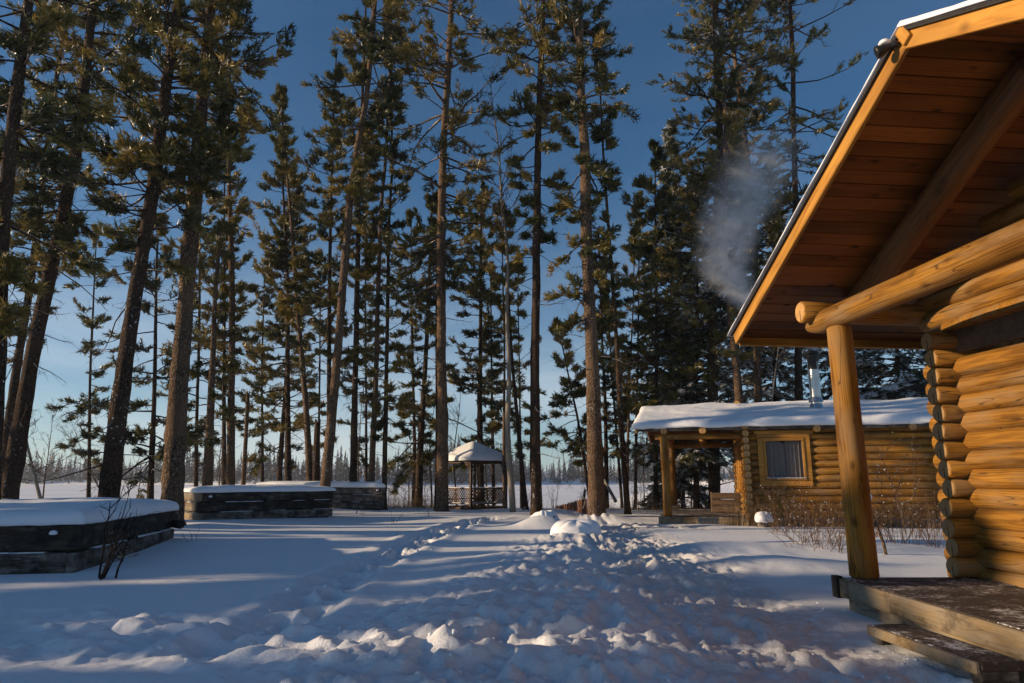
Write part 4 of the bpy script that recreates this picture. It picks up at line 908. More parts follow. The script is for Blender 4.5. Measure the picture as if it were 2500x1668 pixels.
for k in range(18):
    q = (k + .5) / 18; x = fa[0] + (fb[0] - fa[0]) * q; y = fa[1] + (fb[1] - fa[1]) * q + .03; zt = np.interp(q, [0, .4, .75, 1], [CAMZ - 1.18, CAMZ - 1.00, CAMZ - .82, CAMZ - .72]) - .08
    board('picket', (x, y + .02, zt - 1.2), (x, y + .02, zt + .06), .12, .02, M_FENCE, ft, (dy_, -dx_, 0), .004)
log('post', (fb[0] + .1, fb[1], CAMZ - 2.2), (fb[0] + .1, fb[1], CAMZ - .48), .07, [M_TWIG, M_TWIG], ft)
th = np.linspace(0, np.pi, 12); 
def tube_arrays(Pth, R, sides=6):
    Pth = np.asarray(Pth, float); B, n, _ = Pth.shape; R = np.broadcast_to(R, (B, n))
    T = np.gradient(Pth, axis=1); T /= np.linalg.norm(T, axis=2, keepdims=True) + 1e-9
    vert = np.abs(T[:, :, 2].mean(1)) > .75
    ref = np.where(vert[:, None], np.array([1., 0, 0]), np.array([0, 0, 1.]))[:, None, :]
    e1 = np.cross(T, np.broadcast_to(ref, T.shape)); e1 /= np.linalg.norm(e1, axis=2, keepdims=True) + 1e-9
    e2 = np.cross(T, e1); a = np.linspace(0, 2 * np.pi, sides, endpoint=False)
    V = Pth[:, :, None, :] + R[:, :, None, None] * (np.cos(a)[:, None] * e1[:, :, None, :] + np.sin(a)[:, None] * e2[:, :, None, :])
    V = V.reshape(-1, 3)
    b = (np.arange(B) * n * sides)[:, None, None]; i = (np.arange(n - 1) * sides)[None, :, None]; j = np.arange(sides)[None, None, :]; k = (j + 1) % sides
    Q = np.stack([b + i + k + 0 * j, b + i + j + 0 * k, b + i + sides + j, b + i + sides + k], -1).reshape(-1, 4)
    return V, Q
rp = np.stack([fb[0] - .22 + .14 * np.cos(th + np.pi), np.full(12, fb[1] - .06), CAMZ - .80 - .30 * np.sin(th)], 1)[None]
Vr, Qr = tube_arrays(rp, .022, 6); obj('rope', np_mesh('rope', Vr, [(Qr, 0, True)]), plain('rope', (.42, .36, .27), .9), ft)
# dark timbers lying in the snow near the far porch
for (u, v, lab) in ((1567, 1283, 'dark board half buried in the snow on the path, farther from the porch'), (1628, 1281, 'dark board half buried in the snow touching the porch deck corner')):
    x, y = gxy(u, v, .16); z = gz(x, y); t = thing('buried_board', lab, 'board', (x, y, z), -.2)
    boxobj('plank', (-.20, -.08, -.05), (.18, .08, .045), M_DARKWOOD, t); snow_slab('snow_cap', quad_surface((-.20, -.07, .046), (.15, -.07, .046), (.15, .08, .046), (-.2, .08, .046)), 12, 8, .03, .05, t, 5, .01, .0)

# ------------------------------------------------------------------ third cabin, mostly hidden: its snowy roof shows in the gap beside the near porch post
bk = thing('log_cabin', 'snow-covered roof of a third cabin, just above the far cabin roof right of the post', 'cabin', (18.4, 31.0, CAMZ), math.radians(-14))
for k in range(16):
    zc = -1.0 + .26 * k
    log('wall_log', (-3.0, 0, zc), (3.0, 0, zc), .135, LG, bk, .135, 12, 1.2, .004); log('wall_log', (-2.9, -.3, zc + .13), (-2.9, 5.0, zc + .13), .135, LG, bk, .135, 12, 1.2, .004)
for sg in (-1, 1):
    board('roof_sheet', (sg * 1.75, -.7, 3.62), (sg * 1.75, 6.0, 3.62), 3.75, .05, M_SHINGLE, bk, (sg * .30, 0, 1))
    a_, b_, c_, d_ = (sg * 3.55, -.75, 3.12), (sg * 3.55, 6.0, 3.12), (-sg * .02, 6.0, 4.24), (-sg * .02, -.75, 4.24)
    snow_slab('roof_snow', quad_surface(a_, b_, c_, d_), 40, 34, .30, .25, bk, 171 + sg, .04, .05)
# ------------------------------------------------------------------ trees
def nrm(v): return v / (np.linalg.norm(v, axis=-1, keepdims=True) + 1e-9)
def needle_template(K, n, w, seed, lo=.25, hi=1.25, flat=False):
    rg = np.random.default_rng(seed); out = np.zeros((K, n * 3, 3))
    for k in range(K):
        for i in range(n):
            a = rg.uniform(0, 2 * np.pi); th_ = rg.uniform(lo, hi); L = rg.uniform(.7, 1.1); h0 = rg.uniform(-.75, .25)
            d = np.array([math.sin(th_) * math.cos(a), math.sin(th_) * math.sin(a), math.cos(th_)])
            if flat: d[1] *= .35; d = d / np.linalg.norm(d)
            s = np.cross(d, rg.normal(0, 1, 3)); s = s / np.linalg.norm(s) * w * rg.uniform(.7, 1.3)
            o = np.array([0, 0, h0]) * (.9 if not flat else 1.2)
            out[k, i * 3] = o + s; out[k, i * 3 + 1] = o - s; out[k, i * 3 + 2] = o + d * L
    return out
TPL_PINE = needle_template(16, 8, .095, 1, .12, 1.0)
TPL_FAR = needle_template(8, 7, .15, 2)
TPL_SPR = needle_template(10, 13, .11, 3, .5, 1.2, True)
def place_tufts(pos, axis, size, tpl, rg, tint, flatup=False):
    n = len(pos); K, nv, _ = tpl.shape
    axis = nrm(axis)
    if flatup:
        up = np.array([0, 0, 1.]) + rg.normal(0, .25, (n, 3)); e1 = nrm(np.cross(up, axis)); e2 = np.cross(axis, e1)
    else:
        rv = rg.normal(0, 1, (n, 3)); e1 = nrm(np.cross(axis, rv)); e2 = np.cross(axis, e1)
    t = tpl[rg.integers(0, K, n)] * size[:, None, None]
    V = pos[:, None, :] + t[:, :, 0:1] * e1[:, None, :] + t[:, :, 1:2] * e2[:, None, :] + t[:, :, 2:3] * axis[:, None, :]
    ti = np.repeat(tint[:, None], nv, 1) + np.repeat(rg.normal(0, .06, (n, nv // 3)), 3, axis=1)
    return V.reshape(-1, 3), np.clip(ti, 0, .92 if tint.max() < .93 else 1).ravel()
def branch_paths(st, az, L, e0, droop, up, n, rg, wig=.05):
    t = np.linspace(0, 1, n)[None, :]; B = len(az)
    r = L[:, None] * t
    z = L[:, None] * (np.tan(e0)[:, None] * t - droop[:, None] * t ** 1.6 + up[:, None] * t ** 3)
    side = L[:, None] * wig * (np.sin(t * 5 + rg.uniform(0, 6, (B, 1))) - np.sin(rg.uniform(0, 6, (B, 1)) * 0)) * t
    P = np.stack([r * np.cos(az)[:, None] - side * np.sin(az)[:, None], r * np.sin(az)[:, None] + side * np.cos(az)[:, None], z + L[:, None] * rg.normal(0, .018, (B, n)) * t], -1)
    return P + st[:, None, :]
def interp_path(P, R, zq):       # trunk polyline sampled by height
    z = P[:, 2]; return np.stack([np.interp(zq, z, P[:, 0]), np.interp(zq, z, P[:, 1]), zq], -1), np.interp(zq, z, R)
def trunk_mesh(P, R, sides, rg, rough=.05):
    n = len(P); th_ = np.linspace(0, 2 * np.pi, sides, endpoint=False)
    T = nrm(np.gradient(P, axis=0)); e1 = nrm(np.cross(T, np.array([0, 1., 0]))); e2 = np.cross(T, e1)
    rr = R[:, None] * (1 + rough * rg.normal(0, 1, (n, sides)) + .05 * np.sin(2 * th_ + P[:, 2:3] * .7))
    V = P[:, None, :] + rr[..., None] * (np.cos(th_)[:, None] * e1[:, None, :] + np.sin(th_)[:, None] * e2[:, None, :])
    i = np.arange(n - 1)[:, None] * sides; j = np.arange(sides); k = (j + 1) % sides
    Q = np.stack([i + k, i + j, i + sides + j, i + sides + k], -1).reshape(-1, 4)
    return V.reshape(-1, 3), Q
def crown_geom(kind, P, R, zb, zt, rl, rr_, dens, rg, tuft, tpl, snowp=.03, needles=True, sparse=0.0, dry=.55, bare=0, zcut=None):
    """limbs (V,Q) and needles (V,tint) of one crown"""
    limbs = []; nd = []; nt_ = []
    H = zt - zb
    if kind == 'spruce':
        B = max(12, int(H * 8.5 * dens)); q = (np.arange(B) + rg.random(B)) / B; q = q ** 1.15
    else:
        B = max(10, int(H * 5.2 * dens)); q = np.sort(rg.random(B))
        q = np.clip(np.round(q * H / .55) * .55 / H + rg.normal(0, .012, B), 0.0, .985)   # loose whorls
    az = rg.uniform(0, 2 * np.pi, B); c = np.cos(az)
    Rm = np.where(c > 0, rr_, rl) * c ** 2 + .5 * (rl + rr_) * (1 - c ** 2)
    if kind == 'spruce': f = (1 - q) ** .85 * .93 + .05
    else: f = (.55 + .45 * np.clip(q / .22, 0, 1)) * (1 - q ** 2.1) ** .8 + .07
    L = Rm * f * rg.uniform(.5, 1.12, B)
    if kind != 'spruce': L = L * (.42 + .95 * vnoise(q * H / 1.1 + 31 * rg.random(), az * .9, 6))
    if zcut is not None:
        kp = (zb + q * H < zcut) | (rg.random(B) < .12); q, az, L = q[kp], az[kp], L[kp]; B = len(q)
    st, r0 = interp_path(P, R, zb + q * H)
    if kind == 'spruce':
        e0 = .15 + .45 * q + rg.normal(0, .08, B); droop = .55 - .35 * q + rg.normal(0, .08, B); up = np.full(B, .18)
    else:
        e0 = -.10 + .75 * q + rg.normal(0, .28, B); droop = .35 * (1 - q) + rg.normal(.08, .18, B); up = rg.uniform(.05, .35, B)
    n = 6; BP = branch_paths(st, az, L, e0, droop, up, n, rg, .08)
    rb = np.minimum(r0 * .5, .012 + .019 * L); RB = rb[:, None] * np.linspace(1, .22, n)[None, :]
    limbs.append(tube_arrays(BP, RB, 3))
    # side shoots
    S = 9 if kind == 'spruce' else 8
    bi = np.repeat(np.arange(B), S); ts = (.18 if kind == 'spruce' else .40) + (1 - (.18 if kind == 'spruce' else .40)) * rg.random(B * S); ts = np.clip(ts, 0, .99)
    fi = ts * (n - 1); i0 = fi.astype(int); fr = (fi - i0)[:, None]
    sp = BP[bi, i0] * (1 - fr) + BP[bi, i0 + 1] * fr
    td = nrm(BP[bi, np.minimum(i0 + 1, n - 1)] - BP[bi, i0])
    sd = np.where(rg.random(B * S) < .5, 1, -1); ang = rg.uniform(.45, 1.05, B * S) * sd
    ca, sa = np.cos(ang), np.sin(ang); d0 = np.stack([td[:, 0] * ca - td[:, 1] * sa, td[:, 0] * sa + td[:, 1] * ca, td[:, 2]], -1)
    sl = L[bi] * (.42 if kind == 'spruce' else .36) * (1.12 - .75 * ts) * rg.uniform(.6, 1.2, B * S) + tuft * .5
    if kind == 'spruce': d0[:, 2] -= .25
    else: d0[:, 2] += rg.uniform(-.1, .45, B * S)
    d0 = nrm(d0); m = 3; tt = np.linspace(0, 1, m)
    SPt = sp[:, None, :] + d0[:, None, :] * (sl[:, None] * tt)[..., None]
    SPt[:, :, 2] += (sl[:, None] * tt ** 2) * (rg.uniform(-.15, .3, B * S)[:, None] if kind != 'spruce' else -.12)
    limbs.append(tube_arrays(SPt[:, [0, -1]], (np.minimum(rb[bi] * .42, .012)[:, None] + .002) * np.array([[1, .4]]), 3))
    if needles:
        # needle tufts along the outer half of shoots and at branch tips
        per = 6 if kind != 'spruce' else 4
        keep = rg.random(B * S) > sparse
        idx = np.where(keep)[0]
        k = np.repeat(idx, per); t2 = np.tile(np.linspace(.30, 1.0, per), len(idx)) + rg.normal(0, .06, len(idx) * per); t2 = np.clip(t2, .1, 1.0) * (m - 1)
        j0 = np.minimum(t2.astype(int), m - 2); fj = (t2 - j0)[:, None]
        tp = SPt[k, j0] * (1 - fj) + SPt[k, j0 + 1] * fj + rg.normal(0, tuft * .22, (len(k), 3)); ta = d0[k] + rg.normal(0, .35, (len(k), 3))
        if kind != 'spruce': ta[:, 2] += .35
        tp2 = np.concatenate([BP[:, -1], BP[:, -2]]); ta2 = np.concatenate([nrm(BP[:, -1] - BP[:, -2])] * 2)
        pos = np.concatenate([tp, tp2]); ax = np.concatenate([ta, ta2]); N_ = len(pos)
        size = tuft * rg.uniform(.55, 1.40, N_)
        clump = vnoise(pos[:, 0] * 1.1 + pos[:, 2] * .5, pos[:, 1] * 1.1 + pos[:, 2] * .9, 5)
        tint = np.clip(-.02 + 1.2 * dry * clump ** 1.1 + rg.normal(0, .10, N_), 0, .90)
        sn = rg.random(N_) < snowp * (0.3 + 1.6 * vnoise(pos[:, 0] * 1.6 + 9, pos[:, 2] * 1.6, 8)); tint = np.where(sn, 1.0, tint)
        v_, t_ = place_tufts(pos, ax, size, tpl, rg, tint, kind == 'spruce'); nd.append(v_); nt_.append(t_)
    if bare:     # dead limbs below the live crown
        z0 = P[0, 2] + .16 * (zb - P[0, 2]); Bd = bare; zq = z0 + (zb + .1 * H - z0) * rg.random(Bd) ** .6; az2 = rg.uniform(0, 2 * np.pi, Bd)
        st2, r2 = interp_path(P, R, zq); L2 = rg.uniform(.25, 1.0, Bd) ** 1.3 * np.maximum(.5 * (rl + rr_), .6)
        DP = branch_paths(st2, az2, L2, rg.normal(.05, .35, Bd), rg.uniform(0, .6, Bd), rg.uniform(-.1, .3, Bd), 6, rg, .12)
        rd = np.minimum(r2 * .35, .006 + .010 * L2); limbs.append(tube_arrays(DP, rd[:, None] * np.linspace(1, .25, 6), 3))
        S2 = 5; b2 = np.repeat(np.arange(Bd), S2); ii2 = rg.integers(2, 6, Bd * S2); s2 = DP[b2, ii2]; dd = nrm(rg.normal(0, 1, (Bd * S2, 3)) + nrm(DP[b2, -1] - DP[b2, 0]) * 1.0)
        SS = s2[:, None, :] + dd[:, None, :] * (L2[b2] * rg.uniform(.12, .4, Bd * S2))[:, None, None] * np.linspace(0, 1, 2)[None, :, None]
        limbs.append(tube_arrays(SS, np.full((1, 2), .0045) * np.array([[1, .5]]), 3))
    n0 = 0; LV = []; LQ = []
    for v_, q_ in limbs: LV.append(v_); LQ.append(q_ + n0); n0 += len(v_)
    return np.concatenate(LV), np.concatenate(LQ), (np.concatenate(nd) if nd else np.zeros((0, 3))), (np.concatenate(nt_) if nt_ else np.zeros(0))
def tree(label, Y, path, w, vtop, vb, rl, rr_, dens=1.0, kind='pine', bark=None, seed=0, tuft=.198, bare=18, sparse=0.0, snow=.004, name='pine_tree', cat='pine', needles=True, dry=.74, sides=14, rtop=.22):
    rg = np.random.default_rng(500 + seed)
    P = np.array([at(u, v, Y) for u, v in path]); P = P[np.argsort(P[:, 2])]
    # down to the ground
    d = P[1] - P[0]; d = d / d[2]; zg = gz(P[0, 0], Y) - .15
    if P[0, 2] > zg: P = np.vstack([P[0] + d * (zg - P[0, 2]), P])
    ztip = at(1250, vtop, Y)[2]
    d = P[-1] - P[-2]; d = d / d[2]; d[0] *= .7
    if P[-1, 2] < ztip: P = np.vstack([P, P[-1] + d * (ztip - P[-1, 2])])
    zs = np.arange(P[0, 2], ztip, .35); zs = np.append(zs, ztip)
    # smooth the polyline a little
    xs = np.interp(zs, P[:, 2], P[:, 0]); k = np.array([1, 2, 3, 2, 1]) / 9.; xs = np.convolve(np.pad(xs, 2, mode='edge'), k, 'valid') if len(xs) > 6 else xs
    T = np.stack([xs, np.full(len(zs), Y) + .05 * np.sin(zs * .6 + seed), zs], -1)
    r0 = w / 2 * px(1200, Y); q = (zs - zs[0]) / (zs[-1] - zs[0])
    R = r0 * (1 - (1 - rtop) * q ** .9) * (1 + .35 * np.exp(-(zs - zs[0] - .1) / .25) + .02 * rg.normal(0, 1, len(zs)))
    if kind != 'snag': R[-1] = .012; R[-2] = min(R[-2], .03)
    t = thing(name, label, cat, (T[0, 0], T[0, 1], T[0, 2] + .15)); org = np.array([T[0, 0], T[0, 1], T[0, 2] + .15])
    bark = bark or M_BARK
    V_, Q_ = trunk_mesh(T, R, sides, rg)
    if kind == 'snag':
        n_ = len(T); V_[-sides:, 2] += rg.uniform(-.15, .25, sides); V_ = np.vstack([V_, T[-1] - [0, 0, .1]]); 
        capf = np.array([[(n_ - 1) * sides + (j + 1) % sides, (n_ - 1) * sides + j, n_ * sides] for j in range(sides)])
        obj('trunk', np_mesh('trunk', V_ - org, [(Q_, 0, True), (capf, 0, False)]), bark, t); return t
    obj('trunk', np_mesh('trunk', V_ - org, [(Q_, 0, True)]), bark, t)
    zb = at(1250, vb, Y)[2]; vm = .5 * (max(vtop, -200) + vb); s_ = px(vm, Y)
    LV, LQ, NV, NT = crown_geom(kind, T, R, zb, ztip, rl * s_, rr_ * s_, dens, rg, tuft, TPL_SPR if kind == 'spruce' else TPL_PINE, snow, needles, sparse, dry, bare, at(1250, -90, Y)[2] + .6)
    obj('limb', np_mesh('limb', LV - org, [(LQ, 0, True)]), bark if bark is not M_BARKB else M_TWIG, t)['kind'] = 'stuff'
    if len(NV): 
        o = obj('crown', np_mesh('crown', NV - org, [(np.arange(len(NV)).reshape(-1, 3), 0, False)], {'tint': NT}), M_SPRUCE if kind == 'spruce' else M_PINE, t); o['kind'] = 'stuff'
    return t
TREES = [
 # label, Y, [(u,v)...], width, vtop, vbottom of crown, half widths left/right, kwargs
 ('thick near-black pine trunk cut by the left-hand picture edge', 13, [(-30, 1210), (8, 580), (37, 290), (58, 83)], 46, -700, 760, 150, 200, dict(dens=1.4, tuft=.22)),
 ('heavy leaning pine with snow-flecked bark, rising behind the left end of the nearest planter', 18.5, [(18, 1212), (66, 945), (105, 760), (145, 580), (182, 373), (199, 249), (226, 41)], 42, -700, 600, 180, 170, dict(dens=1.7, bare=40)),
 ('slimmer leaning pine close behind the heavy leaning pine at the left-hand edge', 24, [(5, 1160), (21, 1050), (65, 752), (95, 518), (120, 330)], 24, -250, 850, 130, 110, dict(dens=1.2)),
 ('dark pine leaning right, rising behind the middle of the nearest planter box', 16.5, [(267, 1209), (291, 1016), (314, 840), (332, 700), (352, 580), (373, 456), (394, 290), (408, 207), (431, 41)], 46, -700, 610, 195, 170, dict(dens=1.8, bare=40)),
 ('thickest brown pine trunk, standing between the nearest and the middle planter boxes', 18, [(423, 1216), (437, 945), (453, 700), (460, 622), (477, 456), (491, 290), (505, 150), (515, 0)], 52, -650, 480, 165, 140, dict(dens=1.9, bark='red', bare=8)),
 ('small pine with long drooping snowy limbs, behind the nearest planter, between two thick trunks', 26, [(368, 1205), (374, 1000), (379, 823), (384, 640)], 16, 520, 1120, 190, 95, dict(dens=1.15, snow=.006)),
 ('straight bare-stemmed pine at the left end of the middle planter box', 27, [(505, 1189), (516, 936), (522, 850), (524, 766), (533, 633)], 26, 560, 1080, 90, 60, dict(dens=.7, bark='red', bare=24, sparse=.2)),
 ('thin pine stem close to the left of a stouter straight pine behind the middle planter', 33, [(546, 1186), (548, 850), (546, 600)], 13, 330, 1000, 60, 60, dict(dens=.9)),
 ('stout straight pine rising behind the left part of the middle planter box', 28, [(562, 1186), (568, 850), (564, 641), (560, 456), (558, 290)], 21, -60, 900, 62, 62, dict(dens=1.1, bark='red')),
 ('thin pine behind the middle planter whose lower crown hides it', 36, [(682, 1177), (698, 936), (700, 850), (702, 600)], 14, 400, 1130, 100, 85, dict(dens=1.2, snow=.006)),
 ('pine with a bushy dark lower crown, behind the joint of the middle and farthest planters', 32, [(705, 1177), (701, 907), (703, 724), (701, 641), (690, 450)], 17, 330, 1050, 110, 75, dict(dens=1.2)),
 ('slender pine leaning left with a pointed top standing alone against the sky', 31, [(758, 1177), (746, 993), (737, 879), (728, 766), (718, 621), (701, 435), (689, 290)], 18, 222, 820, 75, 40, dict(dens=1.15, bark='red', tuft=.22)),
 ('pine crown left of the big curved trunk, its straight stem half hidden by it', 29, [(803, 1179), (803, 936), (804, 850), (805, 724), (807, 497), (813, 332)], 15, 130, 930, 95, 70, dict(dens=.95)),
 ('big pine with a curved right-leaning trunk, behind the farthest planter box', 24, [(794, 1179), (809, 1022), (826, 850), (836, 724), (846, 600), (852, 497), (873, 352), (894, 249), (906, 137), (915, 0)], 26, -600, 500, 140, 95, dict(dens=1.35, bark='red')),
 ('dark straight pine right of the big curved trunk', 28, [(862, 1183), (866, 993), (870, 850), (871, 724), (875, 539), (880, 373)], 19, -80, 900, 66, 62, dict(dens=.9)),
 ('slightly right-leaning pine above the right-hand end of the farthest planter', 28, [(906, 1186), (918, 936), (921, 766), (925, 641), (931, 497), (942, 394), (948, 250)], 16, -150, 700, 65, 70, dict(dens=.9, bark='red')),
 ('thin dark pine stem beside the end of the farthest planter box', 28, [(938, 1225), (942, 1014), (944, 850), (950, 539), (958, 414), (955, 249)], 13, -60, 1060, 55, 75, dict(dens=.75, sparse=.15)),
 ('pine with a low shaggy crown, stem leaning right, on the shore left of the gazebo', 31, [(1022, 1236), (1027, 1069), (1034, 960), (1040, 864), (1045, 766), (1050, 640)], 19, 480, 1140, 100, 60, dict(dens=1.1)),
 ('thin pine stem behind the shaggy shore pine left of the gazebo', 35, [(1010, 1220), (1012, 1100), (1007, 850), (1004, 700)], 11, 520, 1150, 75, 50, dict(dens=1.0, snow=.006)),
 ('tall reddish pine with a wide spreading crown, directly left of the gazebo', 26.5, [(1079, 1245), (1081, 1042), (1078, 850), (1078, 724), (1076, 621), (1078, 497), (1083, 332), (1093, 207), (1101, 41)], 29, -600, 700, 170, 165, dict(dens=1.25, bark='red', bare=20)),
 ('dark secondary stem pressed against the tall reddish pine left of the gazebo', 27.3, [(1066, 1240), (1068, 1042), (1066, 850), (1066, 700)], 12, 480, 800, 45, 40, dict(dens=.7)),
 ('pine with a dense golden crown rising behind the gazebo roof', 34, [(1174, 1195), (1171, 987), (1173, 850), (1174, 683)], 18, 470, 1120, 95, 80, dict(dens=1.5, dry=.7, snow=.006)),
 ('thin dark stem behind the gazebo posts', 36, [(1205, 1200), (1203, 1100), (1200, 900)], 10, 640, 1050, 45, 45, dict(dens=.8, snow=.006)),
 ('thin reddish pine stem touching the left side of the pale birch by the gazebo', 30, [(1232, 1230), (1230, 1097), (1232, 850), (1228, 700)], 9, 470, 1000, 65, 70, dict(dens=.8, bark='red', snow=.006)),
 ('snow-flecked pine stem leaning left, right of the pale birch', 29, [(1282, 1231), (1265, 1042), (1252, 905), (1246, 800), (1240, 700)], 13, 520, 820, 40, 40, dict(dens=.6)),
 ('tall dark straight pine right of the gazebo, a snow mound at its foot', 24.5, [(1310, 1257), (1306, 1051), (1306, 850), (1309, 724), (1309, 600), (1311, 539), (1313, 373), (1318, 207), (1326, 21)], 27, -650, 600, 115, 85, dict(dens=1.2, bare=26)),
 ('small pine leaning left with layered snowy boughs, against the open sky beside the largest trunk', 30, [(1434, 1174), (1411, 1022), (1393, 945), (1376, 859), (1369, 832)], 10, 790, 1120, 95, 35, dict(dens=1.9, snow=.006, tuft=.2)),
 ('largest sunlit pine trunk in the middle of the clearing, with gnarled bare limbs above', 23.5, [(1457, 1252), (1451, 1051), (1444, 850), (1438, 724), (1434, 621), (1432, 560), (1428, 373), (1419, 249), (1415, 83)], 40, -650, 780, 125, 118, dict(dens=1.15, bark='red', bare=34)),
 ('pine behind the right edge of the largest sunlit trunk', 33, [(1481, 1217), (1478, 993), (1471, 850), (1466, 700)], 12, 560, 1150, 50, 50, dict(dens=.9, snow=.006)),
 ('thin pine stem with sparse crown between the largest trunk and a dark leaning one', 34, [(1517, 1217), (1500, 993), (1490, 850), (1484, 740)], 8, 600, 1130, 50, 45, dict(dens=.9, snow=.006)),
 ('slim dark pine leaning left, between the largest trunk and the smoking cabin', 25, [(1531, 1235), (1517, 1051), (1507, 850), (1498, 724), (1490, 622), (1475, 415), (1465, 207)], 15, 90, 760, 40, 62, dict(dens=.8, sparse=.2)),
 ('thin reddish pine just left of the smoking cabin eave', 32, [(1533, 1108), (1537, 907), (1545, 760)], 8, 560, 1020, 60, 60, dict(dens=.9, bark='red')),
 ('golden-lit pine above the left end of the snowy cabin roof', 29, [(1602, 1200), (1602, 959), (1602, 625)], 13, 360, 1050, 105, 95, dict(dens=1.8, dry=.8)),
 ('tall dark dense pine behind the porch of the smoking cabin, highest of that group', 27.5, [(1745, 1205), (1738, 900), (1740, 766), (1758, 367), (1755, 255)], 29, -650, 900, 200, 150, dict(dens=1.8)),
 ('leaning pine with a sunlit orange trunk behind the cabin roof, wrapped in smoke', 26, [(1806, 1010), (1803, 969), (1788, 801), (1777, 696), (1767, 590), (1770, 480)], 27, 160, 560, 90, 80, dict(dens=.9, bark='red')),
 ('crooked pine whose reddish upper stem shows above the smoke', 31, [(1850, 900), (1842, 600), (1832, 450), (1820, 330), (1803, 220)], 20, -550, 700, 160, 135, dict(dens=1.6, bark='red')),
 ('tall thin-crowned pine directly behind the steel chimney', 29, [(1951, 941), (1942, 468), (1935, 160)], 21, -600, 660, 95, 180, dict(dens=1.0, sparse=.3, bare=50)),
 ('snow-laden dark spruce close behind the middle of the snowy cabin roof', 28.5, [(1700, 1180), (1700, 900), (1702, 600)], 15, 430, 1130, 150, 120, dict(dens=1.5, kind='spruce', name='spruce_tree', cat='spruce', snow=.22, tuft=.20)),
 ('low snowy spruce whose boughs show through the porch of the smoking cabin', 30, [(1668, 1230), (1668, 1000)], 10, 780, 1215, 105, 85, dict(dens=2.2, kind='spruce', name='spruce_tree', cat='spruce', snow=.24, tuft=.20)),
 ('snowy spruce behind the chimney, left one of the pair there', 34, [(1890, 1000), (1890, 700)], 14, 500, 1020, 120, 110, dict(dens=1.2, kind='spruce', name='spruce_tree', cat='spruce', snow=.20, tuft=.22)),
 ('snowy spruce framed between the near porch post and the near cabin wall', 31, [(2190, 1000), (2190, 700)], 15, 420, 990, 175, 150, dict(dens=1.5, kind='spruce', name='spruce_tree', cat='spruce', snow=.26, tuft=.22)),
 ('snowy spruce just right of the chimney, seen left of the near porch post', 35, [(2050, 1000), (2050, 700)], 14, 470, 1000, 130, 130, dict(dens=1.2, kind='spruce', name='spruce_tree', cat='spruce', snow=.20, tuft=.22)),
 ('tall background spruce filling the gap left of the orange trunk above the cabin roof', 37, [(1640, 1150), (1640, 700)], 13, 300, 1100, 120, 110, dict(dens=1.1, kind='spruce', name='spruce_tree', cat='spruce', snow=.14, tuft=.24)),
 ('tall background spruce behind the orange trunk and smoke', 38, [(1800, 1150), (1800, 700)], 13, 330, 1050, 130, 120, dict(dens=1.1, kind='spruce', name='spruce_tree', cat='spruce', snow=.14, tuft=.24)),
 ('slim pine crown far behind, between the two pointed crowns left of centre', 38, [(640, 1200), (640, 900)], 9, 640, 1120, 70, 70, dict(dens=1.0, snow=.006)),
 ('thin distant pine with wispy crown, between the two leftmost heavy pines and the lake gap', 34, [(215, 1200), (222, 900), (228, 700)], 10, 560, 1130, 70, 75, dict(dens=.9, sparse=.1)),
 ('wispy distant pine filling the gap just right of the thickest brown trunk', 36, [(478, 1200), (484, 900), (488, 600)], 11, 380, 1120, 85, 80, dict(dens=1.0)),
 ('thin wispy pine between the pointed-top pine and the big curved trunk, low down', 38, [(778, 1200), (780, 900), (781, 800)], 8, 620, 1100, 60, 60, dict(dens=.9, sparse=.1)),
 ('thin far pine right of the dark straight pine, behind two closer stems', 39, [(895, 1200), (893, 900), (892, 700)], 8, 430, 1130, 65, 60, dict(dens=1.0)),
 ('slender golden pine between the pale birch and the tall dark straight pine', 38, [(1272, 1200), (1268, 900), (1266, 800)], 7, 610, 1120, 55, 50, dict(dens=.8, sparse=.2)),
 ('slim far pine just right of the largest sunlit trunk, its tip above the cabin', 37, [(1552, 1190), (1556, 900), (1560, 700)], 9, 470, 1120, 70, 70, dict(dens=1.0)),
 ('broken dead trunk with a splintered top, left of the pointed-top pine', 30, [(593, 1184), (606, 962)], 11, 962, 962, 0, 0, dict(kind='snag', bark='red', name='dead_trunk', cat='dead tree', rtop=.8)),
 ('short thick broken stump leaning on the base of the slender left-leaning pine', 30, [(770, 1177), (776, 1026)], 16, 1026, 1026, 0, 0, dict(kind='snag', name='dead_trunk', cat='dead tree', rtop=.9)),
 ('split dead trunk with yellow torn wood, right of the largest sunlit pine', 30, [(1478, 1220), (1474, 1142)], 10, 1142, 1142, 0, 0, dict(kind='snag', bark='red', name='dead_trunk', cat='dead tree', rtop=.6)),
]
for i, (lab, Yd, path, w, vt, vb, rl, rr_, kw) in enumerate(TREES):
    kw = dict(kw); kw['bark'] = M_BARKR if kw.get('bark') == 'red' else M_BARK
    tree(lab, Yd, path, w, vt, vb, rl, rr_, seed=i, **kw)

